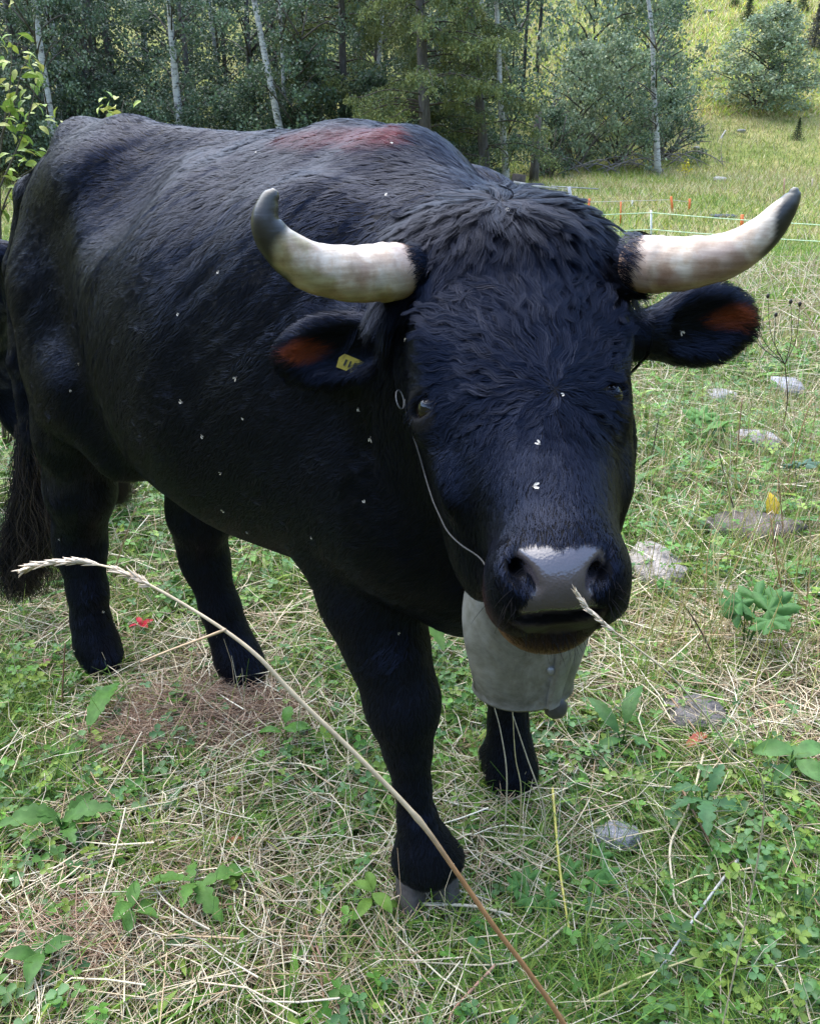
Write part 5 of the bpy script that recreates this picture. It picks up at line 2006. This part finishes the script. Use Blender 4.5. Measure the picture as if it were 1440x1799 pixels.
# halter cord down the cheek with its ring
halter = empty('halter', F.hit(725, 700)[0], 'thin pale halter cord with a metal ring along the cheek of the horned bull', 'halter')
HO = np.array(halter.location)
cord = tint_mat('pale_cord', 0.5, 0.4, var=0.1)
pts = []
for t_ in np.linspace(0.175, 0.405, 12):
    nn_ = np.interp(t_, (0.175, 0.21, 0.265, 0.34, 0.405), (-0.110, -0.122, -0.140, -0.128, -0.098))
    for s_ in np.linspace(-0.20, -0.02, 181):
        p = hp(s_, t_, nn_)
        if F.sample(p[None])[0] < 0.0015:
            break
    pts.append(p - HS * 0.003 - HO)
MB().tube(spline(pts, 50), 0.0011, 6, (0.05, 0.048, 0.045)).build('cord', [cord], halter)
rc = pts[0] - HS * 0.006
e1, e2 = N(HS * 0.75 - HN * 0.6), HA
tor = [rc + e1 * 0.006 * math.cos(a) + e2 * 0.013 * math.sin(a) for a in np.linspace(0, 2 * np.pi, 25)]
MB().tube(tor, 0.0010, 6, (0.07, 0.07, 0.068), cap=False).build('ring', [dark_metal], halter)

# flies
fly_m = tint_mat('fly', 0.4, 0.5)
FLIES = [(680, 350, 'below the withers above the left horn tip'), (690, 258, 'on the rusty patch of the withers'), (887, 378, 'on the parting of the poll'),
         (390, 482, 'on the ribs left of the left horn'), (318, 552, 'alone in the middle of the ribs'), (145, 638, 'at the edge of the thigh'), (325, 705, 'low on the black belly, brightest of all'),
         (127, 684, 'on the flank fold just below the thigh'), (657, 768, 'on the neck below the yellow ear tag'), (636, 716, 'just under the tagged ear'), (360, 763, 'on the belly under the brightest one'),
         (393, 828, 'low on the belly behind the elbow'), (645, 880, 'on the shoulder above the foreleg'), (552, 940, 'at the top of the near foreleg'), (697, 1110, 'on the near foreleg above the knee'),
         (437, 930, 'on the lower edge of the belly'), (395, 893, 'on the underside of the belly'), (946, 785, 'on the bridge of the nose, upper of two'), (941, 860, 'on the bridge of the nose, lower of two'),
         (985, 698, 'beside the whorl of the forehead'), (1190, 583, 'inside the untagged ear'), (108, 945, 'on the near hock'), (178, 1075, 'on the near hind shin'), (452, 275, 'on the back near the withers'),
         (420, 663, 'on the chest behind the tagged ear'), (432, 735, 'on the dark side behind the shoulder'), (722, 598, 'beside the root of the left horn')]
rg = np.random.default_rng(12)


def fly_mesh(sz):
    m = MB()
    for c, r, sq in (((0, 0, 0), 0.30, (1.5, 0.8, 0.8)), ((0.42, 0, 0.02), 0.22, (0.9, 1, 0.9))):
        bb = ball(np.array(c), r, 5, 7, sq, (0.05, 0.045, 0.04))
        m.add(bb.v[0], bb.q[0], None, (0.05, 0.045, 0.04))
    for s in (-1, 1):
        w_ = np.array([(0.25, s * 0.12, 0.24), (-0.1, s * 0.62, 0.42), (-0.85, s * 0.72, 0.34), (-0.95, s * 0.36, 0.30), (-0.3, s * 0.10, 0.26)])
        v = np.concatenate([w_, w_ + [0, 0, 0.04]])
        m.add(v, None, [[0, 1, 2], [0, 2, 3], [0, 3, 4], [5, 7, 6], [5, 8, 7], [5, 9, 8]], (0.40, 0.37, 0.31))
    m.v = [x * sz for x in m.v]
    return m.data('fly', [fly_m], False)


FM = [fly_mesh(0.0046), fly_mesh(0.0038)]
for i, (x, y, where) in enumerate(FLIES):
    p, n = F.hit(x, y)
    o = link('fly', FM[i % 2], None, p + n * 0.006)
    d = N(np.cross(n, rg.normal(0, 1, 3)))
    from mathutils import Matrix
    M = Matrix((d, np.cross(n, d), n)).transposed()
    o.rotation_euler = M.to_euler()
    o.scale = (rg.uniform(0.65, 1.15),) * 3
    tag(o, 'pale fly ' + where, 'fly', 'flies on the coat of the bull')
# ----------------------------------------------------------------- the other animal, half out of view
def copy_tree(o, parent=None):
    c = o.copy()
    COL.objects.link(c)
    if parent is not None:
        c.parent = parent
    for ch in list(o.children):
        copy_tree(ch, c)
    return c


cow = copy_tree(bull)
cow.name = 'cow'
cow.location = (-1.985, 2.75, float(gz(-1.985, 2.75)))
cow.rotation_euler = (0, 0, R(-146))
cow.scale = (0.84, 0.84, 0.84)
cow['label'] = 'second black animal mostly out of view behind the rump of the horned bull'
cow['category'] = 'cow'

# ----------------------------------------------------------------- tall dry grass stems close to the camera
culm_m = tint_mat('dry_culm', 0.5, 0.35, noise=(60, 0.75, 1.15), bumps=(220, 0.3, 0.001))


def seed_head(m, pts, n, ln, w, col, rg, spread=0.5):
    """Overlapping husks along a stem: flattened spindle shapes, each real geometry."""
    pts = np.asarray(pts)
    for i in range(n):
        f = i / max(1, n - 1) * (len(pts) - 1.001)
        k = int(f)
        p = pts[k] + (pts[k + 1] - pts[k]) * (f - k)
        d = N(pts[k + 1] - pts[k])
        o = N(np.cross(d, rg.normal(0, 1, 3)))
        a = N(d + o * rg.uniform(0.1, spread))
        e = N(np.cross(a, o))
        l_, w_ = ln * rg.uniform(0.7, 1.2), w * rg.uniform(0.7, 1.2)
        q = np.cross(a, e)
        ring = [p + a * l_ * t + (e * math.cos(g) * w_ + q * math.sin(g) * w_ * 0.6) * b_ for t, b_ in ((0, 0.35), (0.35, 1), (0.7, 0.7), (1, 0.05)) for g in (0, 1.571, 3.142, 4.712)]
        fq = [[r * 4 + j, r * 4 + (j + 1) % 4, (r + 1) * 4 + (j + 1) % 4, (r + 1) * 4 + j] for r in range(3) for j in range(4)]
        m.add(ring, fq, None, np.array(col) * rg.uniform(0.75, 1.2))


rg = np.random.default_rng(90)
rows = [(1040, 1900, 0.53, 7.5), (990, 1800, 0.52, 7.5), (930, 1710, 0.515, 7), (868, 1628, 0.51, 7), (800, 1530, 0.505, 6.8), (735, 1440, 0.50, 7.5), (640, 1340, 0.50, 7), (520, 1224, 0.50, 6.8), (455, 1155, 0.50, 6.2),
        (390, 1104, 0.505, 5.2), (300, 1048, 0.51, 4.4), (235, 1014, 0.515, 3.8), (190, 996, 0.52, 3.2), (130, 987, 0.525, 2.4), (70, 992, 0.53, 1.8), (34, 1005, 0.535, 1.0)]
P0 = [at(x, y, D) for x, y, D, r in rows]
foot = P0[0] + (P0[0] - P0[1]) * 0.9
foot = np.array([foot[0] + 0.02, foot[1] + 0.05, -0.01])
P0 = np.array([foot] + P0)
rr = np.array([[0.0019, 0, 0]] + [[r * 0.62 * pxm(p), 0, 0] for p, (x, y, D, r) in zip(P0[1:], rows)])
stemT = empty('tall_grass_stem', foot, 'long dry grass stem with a pale seed head leaning across the picture before the bull', 'grass stem')
P1 = spline(P0, 110) - foot
r1 = np.maximum(spline(rr, 110)[:, 0], 0.0004)
f = np.linspace(0, 1, 110)
for c_, a_ in ((6 / 16.0, 0.35), (8.1 / 16.0, 0.22)):
    r1 = r1 * (1 + a_ * np.exp(-((f - c_) / 0.006) ** 2))
lowc, topc = np.array([0.40, 0.20, 0.085]), np.array([0.56, 0.44, 0.28])
w = smooth(0.30, 0.40, f)[:, None]
MB().tube(P1, r1, 10, lowc * (1 - w) + topc * w).build('stem', [culm_m], stemT)
m = MB()
seed_head(m, P1[-20:-2], 85, 0.0135, 0.0014, (0.62, 0.50, 0.36), rg, 0.35)
m.build('seed_head', [straw_m], stemT)
m = MB()
seed_head(m, P1[-32:-25], 45, 0.012, 0.0013, (0.60, 0.48, 0.34), rg, 0.6)
m.build('seed_head', [straw_m], stemT)
sb = [at(396, 1106, 0.503), at(360, 1120, 0.512), at(300, 1142, 0.525), at(248, 1163, 0.53)]
MB().tube(spline(sb, 14) - foot, np.linspace(0.0012, 0.0007, 14), 6, (0.50, 0.36, 0.22)).build('side_stalk', [culm_m], stemT)

rows = [(1011, 1040, 0.60), (1030, 1066, 0.60), (1052, 1088, 0.60), (1076, 1108, 0.602), (1120, 1140, 0.607), (1190, 1200, 0.62), (1275, 1310, 0.66), (1340, 1440, 0.74)]
P0 = [at(*r) for r in rows]
ft = np.array([P0[-1][0] + 0.05, P0[-1][1] + 0.06, 0.0])
P0 = np.array([ft] + P0[::-1])
s2 = empty('nodding_grass_stem', ft, 'thin grass stem whose pale nodding seed head touches the lips of the bull', 'grass stem')
P1 = spline(P0, 60) - ft
MB().tube(P1, np.linspace(0.0011, 0.0005, 60), 6, (0.55, 0.45, 0.30)).build('stem', [culm_m], s2)
m = MB()
seed_head(m, P1[-24:-1], 60, 0.0105, 0.0014, (0.66, 0.55, 0.41), rg, 0.4)
m.build('seed_head', [straw_m], s2)

# single stalks that stand out in the litter: (points, pixel radius, colour, height above ground or fixed depth, label)
PALE, BROWN, DARK, YEL = (0.50, 0.42, 0.27), (0.22, 0.13, 0.07), (0.055, 0.038, 0.028), (0.52, 0.46, 0.10)
STALKS = [
    ([(1235, 1325), (1212, 1410), (1178, 1480), (1180, 1545), (1192, 1595), (1260, 1640)], 3.2, PALE, 'pale straw bent like a hook in the grass right of the front hooves'),
    ([(1295, 1510), (1235, 1590), (1160, 1700)], 3.4, (0.42, 0.40, 0.36), 'greyish straight straw below the hooked one'),
    ([(1162, 1205), (1270, 1345), (1365, 1450), (1395, 1520), (1440, 1595)], 2.4, (0.30, 0.19, 0.11), 'long thin brown stalk curving to the right edge'),
    ([(970, 1385), (982, 1520), (1000, 1640)], 3.2, YEL, 'yellow grass blade standing right of the near front hoof'),
    ([(1290, 1612), (1365, 1705), (1408, 1799)], 4.2, PALE, 'thick pale straw running to the lower right corner'),
    ([(1197, 1385), (1222, 1435), (1250, 1487)], 3.2, BROWN, 'short brown twig beside the hooked straw'),
    ([(12, 1634), (110, 1640), (225, 1638)], 4.0, PALE, 'straight pale straw lying flat at the lower left edge'),
    ([(535, 1627), (560, 1700), (575, 1799)], 3.2, BROWN, 'reddish brown stalk at the bottom, longer of a pair'),
    ([(556, 1662), (585, 1740), (603, 1799)], 2.8, (0.26, 0.15, 0.10), 'reddish brown stalk at the bottom, shorter of a pair'),
    ([(740, 1588), (830, 1592), (900, 1608)], 4.2, (0.58, 0.49, 0.34), 'broken pale straw lying just before the near front hoof'),
    ([(870, 1695), (800, 1770), (788, 1799)], 3.6, (0.40, 0.22, 0.15), 'pinkish dry stalk crossing the foot of the tall stem'),
    ([(1010, 1770), (1130, 1715), (1250, 1672)], 3.2, (0.46, 0.40, 0.17), 'long straw yellow blade slanting up to the right near the bottom'),
    ([(1000, 1620), (900, 1690), (720, 1690)], 2.6, PALE, 'thin pale straw arching before the tall stem')]
gS = 'single stalks lying in the meadow'
for pts, rp, col, lab in STALKS:
    g = np.array([hill_at(x, y) for x, y in pts])
    g[:, 2] += 0.055
    g = np.array([at(x, y, q[1] * 0.965) for (x, y), q in zip(pts, g)])
    rad = rp * pxm(g.mean(0)) * 0.75
    o = MB().tube(spline(g, 22) - g[0], np.linspace(rad * 1.1, rad * 0.7, 22), 6, col).build('dry_stalk', [culm_m])
    o.location = tuple(g[0])
    tag(o, lab, 'stalk', gS)

UP = [([(1262, 794), (1275, 850), (1292, 905)], 2.2, DARK, 'dark bare stalk between the two flat stones right of the head'),
      ([(1303, 700), (1297, 760), (1292, 815)], 2.4, BROWN, 'brown upright stalk above the pale stone on the right'),
      ([(1157, 732), (1150, 770), (1145, 806)], 2.0, DARK, 'thin dark stalk close to the cheek of the bull'),
      ([(1196, 1056), (1226, 1101), (1254, 1158)], 2.8, DARK, 'dark slanting twig left of the lobed green weed'),
      ([(1352, 905), (1366, 1000), (1380, 1082)], 2.2, (0.30, 0.17, 0.08), 'brown stalk standing behind the lobed green weed'),
      ([(1366, 838), (1371, 890), (1376, 950)], 2.0, BROWN, 'thin brown stalk under the bluish leaf'),
      ([(1425, 700), (1395, 790), (1380, 860)], 2.0, (0.33, 0.2, 0.1), 'leaning brown stalk at the right edge'),
      ([(1420, 900), (1424, 980), (1416, 1060)], 2.0, (0.36, 0.27, 0.14), 'straw coloured stalk at the right edge below the bluish leaf'),
      ([(240, 890), (215, 960), (200, 1010)], 2.2, (0.28, 0.2, 0.1), 'brown forked stalk between the hind legs'),
      ([(455, 935), (420, 1010), (402, 1060)], 1.8, BROWN, 'thin brown stalk right of the far hind leg'),
      ([(115, 1130), (112, 1180), (110, 1230)], 2.6, (0.16, 0.08, 0.05), 'short dark stalk left of the near hind hoof'),
      ([(900, 1255), (925, 1330), (955, 1420)], 2.2, PALE, 'pale straw standing before the far front leg, longest of three'),
      ([(866, 1235), (880, 1290), (890, 1370)], 2.0, PALE, 'pale straw before the left side of the far front leg'),
      ([(900, 1250), (905, 1330), (915, 1390)], 1.8, (0.5, 0.42, 0.2), 'yellowish straw before the middle of the far front leg')]
for pts, rp, col, lab in UP:
    b0 = hill_at(pts[-1][0], pts[-1][1] + 6)
    D0 = b0[1]
    if pts[-1][0] < 960 and pts[-1][0] > 850:
        D0 = 1.30
    g = np.array([at(x, y, D0 - 0.02 * i) for i, (x, y) in enumerate(pts)])
    g = np.array([g[0], g[1], g[2], [g[2][0] + 0.2 * (g[2] - g[1])[0], g[2][1], float(gz(g[2][0], g[2][1])) - 0.01]])
    rad = rp * pxm(g.mean(0)) * 0.7
    o = MB().tube(spline(g[::-1], 20) - g[3], np.linspace(rad * 1.15, rad * 0.55, 20), 6, col).build('dry_stalk', [culm_m])
    o.location = tuple(g[3])
    tag(o, lab, 'stalk', 'single stalks standing in the meadow')

# weed with dark round seed heads, right
b0 = hill_at(1372, 760)
kw = empty('seed_head_weed', b0, 'tall thin weed with small dark round seed heads right of the ear', 'weed')
D0 = b0[1] - 0.4
joint = at(1378, 640, D0)
m = MB().tube(spline([np.zeros(3), (joint - b0) * 0.5 + [0.02, 0, 0], joint - b0], 10), np.linspace(0.0032, 0.0022, 10), 6, DARK)
for hx, hy in ((1297, 547), (1322, 541), (1362, 553), (1388, 530), (1404, 534), (1318, 565), (1348, 520)):
    e = at(hx, hy, D0 + rg.uniform(-0.1, 0.1))
    mid = (joint + e) / 2 + np.array([0.02 if hx > 1375 else -0.02, 0, -0.02])
    m.tube(spline([joint, mid, e], 10) - b0, np.linspace(0.002, 0.0012, 10), 5, (0.07, 0.05, 0.035))
    ball(e - b0, 0.0095, 8, 10, (0.8, 0.8, 1.15), (0.022, 0.016, 0.013)).build('seed_head', [culm_m], kw)
m.build('stem', [culm_m], kw)


# ----------------------------------------------------------------- broad leaved plants: every large leaf an object
def lobed_leaf(name, lobes, depth, length, width, seed, fold=0.25):
    """One leaf lying along +x from its base, with a cut or toothed edge, folded on its midrib."""
    rg = np.random.default_rng(seed)
    k = 13
    t = np.linspace(0, 1, k)
    prof_ = np.sin(np.pi * np.clip(t, 0.02, 0.99) ** 0.8) ** 0.75 * (1 - depth * 0.5 * (1 + np.cos(t * lobes * 2 * np.pi)))
    prof_ = np.maximum(prof_, 0.04) * width * 0.5
    arch = -0.22 * length * t ** 2 + 0.08 * length * np.sin(np.pi * t)
    v, q = [], []
    for i in range(k):
        x = t[i] * length
        for s in (-1, -0.5, 0, 0.5, 1):
            sweep = abs(s) * prof_[i] * 0.35
            v.append((x + sweep, s * prof_[i], arch[i] + fold * abs(s) * prof_[i] - 0.3 * fold * s * s * prof_[i] + rg.normal(0, 0.012 * width)))
    for i in range(k - 1):
        for j in range(4):
            q.append([i * 5 + j, i * 5 + j + 1, (i + 1) * 5 + j + 1, (i + 1) * 5 + j])
    return np.array(v), np.array(q)


def palm_leaf(lobes, R0, seed):
    """Round leaf cut into lobes, stalk at the origin."""
    rg = np.random.default_rng(seed)
    n = lobes * 8
    a = np.linspace(-2.5, 2.5, n)
    cut = 0.5 + 0.5 * np.cos(a / 5.0 * lobes * 2 * np.pi)
    r = R0 * (0.45 + 0.55 * cut ** 0.6) * (1 + 0.07 * np.sin(np.arange(n) * 2.4)) * (1 - 0.12 * np.abs(a) / 2.5)
    v = [(0, 0, 0)]
    for f in (0.5, 1.0):
        for i in range(n):
            v.append((r[i] * f * math.cos(a[i]), r[i] * f * math.sin(a[i]), R0 * (0.10 * f * cut[i] - 0.20 * f * f + rg.normal(0, 0.012))))
    t = [[0, 1 + i, 2 + i] for i in range(n - 1)]
    q = [[1 + i, 1 + n + i, 2 + n + i, 2 + i] for i in range(n - 1)]
    return np.array(v), np.array(q), np.array(t)


big_leaf_m = tint_mat('big_leaf', 0.5, 0.18, noise=(55, 0.75, 1.2), transl=0.2)


def place_leaf(me, parent, p, az, pitch, roll, s=1.0):
    o = link('leaf', me, parent, p)
    o.rotation_euler = (roll, -pitch, az)
    o.scale = (s, s, s)
    return o


def leaf_me(kind, col, seed, L_=0.05):
    L_ = L_ * 1.25
    if kind == 'palm':
        v, q, t = palm_leaf(5, L_, seed)
        return MB().add(v, q, t, col).data('leaf', [big_leaf_m])
    v, q = lobed_leaf('leaf', {'tooth': 6, 'cut': 4, 'plain': 1}[kind], {'tooth': 0.22, 'cut': 0.5, 'plain': 0.0}[kind], L_, L_ * {'tooth': 0.36, 'cut': 0.45, 'plain': 0.5}[kind], seed)
    return MB().add(v, q, None, col).data('leaf', [big_leaf_m])


PLANTS = [
    (1305, 1150, 'palm', (0.055, 0.14, 0.035), 6, 0.062, 0.12, 'lobed dark green weed standing right of the bell'),
    (1396, 868, 'palm', (0.07, 0.13, 0.085), 2, 0.055, 0.10, 'bluish lobed leaf on a stalk near the right edge'),
    (165, 1322, 'tooth', (0.075, 0.175, 0.03), 3, 0.10, 0.03, 'toothed bright green leaves left of the brown thatch'),
    (120, 1490, 'cut', (0.07, 0.155, 0.035), 5, 0.075, 0.04, 'cut leaved green weed in the lower left grass'),
    (85, 1720, 'plain', (0.06, 0.14, 0.03), 6, 0.045, 0.03, 'round leaved herb near the lower left corner'),
    (240, 1640, 'plain', (0.08, 0.175, 0.035), 6, 0.042, 0.035, 'round leaved herb right of the flat pale straw'),
    (350, 1600, 'cut', (0.085, 0.18, 0.035), 5, 0.07, 0.03, 'bright cut leaved weed between the two straw patches'),
    (505, 1325, 'plain', (0.085, 0.19, 0.03), 4, 0.048, 0.04, 'light green round leaves below the tall stem'),
    (655, 1620, 'plain', (0.14, 0.24, 0.04), 5, 0.040, 0.03, 'yellow green round leaves beside the near front hoof'),
    (1090, 1330, 'tooth', (0.05, 0.12, 0.03), 4, 0.085, 0.04, 'dark toothed leaf cluster right of the far front leg'),
    (1230, 1450, 'cut', (0.06, 0.14, 0.05), 5, 0.07, 0.04, 'grey green cut leaved weed by the short brown twig'),
    (1030, 1550, 'palm', (0.07, 0.17, 0.035), 4, 0.026, 0.01, 'small lobed weed before the grey feather of hay'),
    (930, 1600, 'palm', (0.07, 0.165, 0.035), 5, 0.026, 0.01, 'small lobed weed beside the yellow blade'),
    (1380, 1380, 'plain', (0.085, 0.18, 0.05), 5, 0.06, 0.05, 'upright light green leaves at the right edge'),
    (330, 960, 'plain', (0.06, 0.14, 0.035), 6, 0.06, 0.06, 'green herb seen under the belly between the legs'),
    (745, 1160, 'tooth', (0.07, 0.15, 0.03), 5, 0.09, 0.10, 'narrow green leaves seen between the foreleg and the bell'),
    (1160, 640, 'palm', (0.085, 0.19, 0.04), 6, 0.10, 0.16, 'bushy green weed below the right ear'),
    (1290, 640, 'palm', (0.10, 0.20, 0.05), 6, 0.075, 0.18, 'pale green weed under the dark seed heads'),
    (1230, 790, 'palm', (0.09, 0.2, 0.045), 5, 0.07, 0.10, 'green weed above the pale flat stone')]
for i, (px, py, kind, col, nl, L_, ht, lab) in enumerate(PLANTS):
    b0 = hill_at(px, py)
    t = empty('broad_leaved_weed', b0, lab, 'weed', 'broad leaved weeds in the meadow')
    me = leaf_me(kind, col, 200 + i, L_)
    st = MB()
    for j in range(nl):
        az = j * 2.4 + i
        hh = (ht + 0.045) * rg.uniform(0.65, 1.1)
        ou = L_ * (rg.uniform(0.5, 1.5) if kind == 'palm' else rg.uniform(0.02, 0.2))
        p = np.array([ou * math.cos(az), ou * math.sin(az), hh])
        st.tube(spline([(0, 0, -0.01), p * [0.4, 0.4, 0.6], p], 6), 0.0013 if L_ < 0.06 else 0.002, 5, np.array(col) * 1.1)
        place_leaf(me, t, p, az + rg.normal(0, 0.3), rg.uniform(-0.2, 0.65), rg.normal(0, 0.25), rg.uniform(0.75, 1.2))
    st.build('stem', [leaf_m], t)

# red, orange and yellow leaves
b0 = hill_at(252, 1120)
t = empty('red_leaved_plant', b0, 'small plant with bright red leaves between the hind hooves', 'plant')
me = leaf_me('plain', (0.42, 0.012, 0.03), 301, 0.030)
MB().tube([(0.02, 0, -0.01), (0.01, 0, 0.02), (0, 0, 0.04)], 0.0012, 5, (0.25, 0.03, 0.03)).build('stem', [leaf_m], t)
for j in range(4):
    place_leaf(me, t, (0, 0, 0.04), j * 1.7 + 0.4, 0.5, 0.2, 1.0)
for px, py, col, az, kind, L_, lab in ((1200, 1320, (0.36, 0.10, 0.06), 0.5, 'tooth', 0.06, 'rusty dry leaf lying below the grey flat stone'), (1350, 920, (0.50, 0.36, 0.03), 1.5, 'plain', 0.09, 'single upright yellow leaf before the brown flat stone'),
                                       (400, 1490, (0.32, 0.10, 0.05), 0.2, 'tooth', 0.03, 'tiny reddish leaf in the grass left of the tall stem'), (90, 1180, (0.30, 0.12, 0.14), 2.0, 'plain', 0.035, 'dull purple leaf left of the near hind hoof')):
    b0 = hill_at(px, py + 12)
    o = link('coloured_leaf', leaf_me(kind, col, 310, L_), None, b0 + [0, 0, 0.035])
    o.rotation_euler = (0.2, -1.2 if L_ > 0.08 else -0.25, az)
    tag(o, lab, 'leaf')

# stones and dry dung in the meadow
for px, py, wpx, hpx, sz, col, lab, cat, nm in (
        (1315, 940, 82, 18, 0.045, (0.20, 0.165, 0.14), 'flat grey brown dung pat on the right behind the yellow leaf', 'dung', 'dung_pat'),
        (1145, 1016, 44, 26, 0.05, (0.46, 0.41, 0.36), 'pale flat stone beside the muzzle of the bull', 'stone', 'stone'),
        (1262, 706, 30, 8, 0.04, (0.48, 0.47, 0.46), 'pale stone right of the eye, left of two', 'stone', 'stone'),
        (1382, 690, 24, 9, 0.05, (0.45, 0.44, 0.46), 'pale stone near the right edge, right of two', 'stone', 'stone'),
        (1330, 788, 32, 12, 0.05, (0.44, 0.41, 0.39), 'pinkish pale stone in the grass above the brown dung pat', 'stone', 'stone'),
        (1222, 1272, 52, 22, 0.03, (0.27, 0.245, 0.23), 'grey flat stone in the grass right of the bell', 'stone', 'stone'),
        (1085, 1484, 38, 20, 0.02, (0.36, 0.35, 0.36), 'grey flat stone sunk in the grass right of the front hooves', 'stone', 'stone')):
    p = hill_at(px, py)
    k = pxm(p)
    dep = hpx * k / max(0.25, (CAM_H - p[2]) / np.linalg.norm(p - [0, 0, CAM_H]))
    stone(nm, p + [0, 0, 0.012], wpx * k * 1.1, dep * 1.2, sz * 1.1, np.array(col) * 0.62, lab, cat, 120 + px, None, 0.22)

# ----------------------------------------------------------------- young sapling at the left edge, every leaf its own part
b0 = hill_at(-20, 640)
Ds = 3.6
b0 = np.array([at(-25, 640, Ds)[0], Ds, 0.0])
b0[2] = float(gz(b0[0], b0[1]))
sap = empty('sapling', b0, 'young sapling with bright yellow green leaves behind the rump at the left edge', 'sapling')
twigs = MB()
leafs = []
TWIGS = [([(-25, 560), (-10, 380), (5, 240), (18, 150), (22, 75)], 3.2, 16), ([(-15, 430), (20, 330), (60, 295), (95, 262)], 2.4, 10), ([(0, 330), (35, 250), (55, 190), (62, 150)], 2.2, 13),
      ([(-5, 260), (25, 180), (40, 120), (60, 98)], 2.0, 14), ([(-20, 500), (0, 385), (32, 335), (70, 300)], 2.2, 12), ([(60, 520), (80, 300), (88, 258), (104, 225), (112, 214)], 2.0, 5),
      ([(150, 420), (175, 260), (186, 205), (192, 180)], 2.0, 6), ([(175, 400), (205, 240), (212, 205), (218, 176)], 2.0, 8), ([(-30, 450), (-40, 250), (-30, 100), (-20, 10)], 2.6, 14)]
for pts, rp, nl in TWIGS:
    g = spline([at(x, y, Ds + 0.03 * i) for i, (x, y) in enumerate(pts)], 24)
    g = g if np.linalg.norm(g[0] - b0) > 2 else np.concatenate([[b0 * 0.4 + g[0] * 0.6], g])
    g = np.concatenate([[b0], spline([b0, (b0 + g[0]) / 2 + [0.0, 0.03, 0.05], g[0]], 6)[1:-1], g])
    twigs.tube(g - b0, np.linspace(rp * 0.0022, 0.0012, len(g)), 6, (0.10, 0.085, 0.06))
    nl = int(nl * 2.0)
    for j in range(nl):
        f = 1 - 0.62 * (j / nl) ** 1.1
        p = g[int(f * (len(g) - 1))] + rg.normal(0, 0.035, 3)
        leafs.append(p - b0)
twigs.build('trunk', [dead_m], sap)
LM = [leaf_me('plain', (0.22, 0.34, 0.07), 330, 0.047), leaf_me('plain', (0.34, 0.42, 0.09), 331, 0.043), leaf_me('plain', (0.48, 0.48, 0.15), 332, 0.040)]
for j, p in enumerate(leafs):
    place_leaf(LM[j % 3], sap, p, rg.random() * 6.28, rg.uniform(-0.9, 0.7), rg.normal(0, 0.6), rg.uniform(0.75, 1.15))

for o in list(bpy.data.objects):
    if o.parent is not None and o.name.split('.')[0] in ('seed_head', 'stem', 'trunk') and o.parent.name.split('.')[0] in ('tall_grass_stem', 'nodding_grass_stem', 'broad_leaved_weed', 'sapling', 'seed_head_weed', 'willow_bush'):
        o['kind'] = 'stuff'
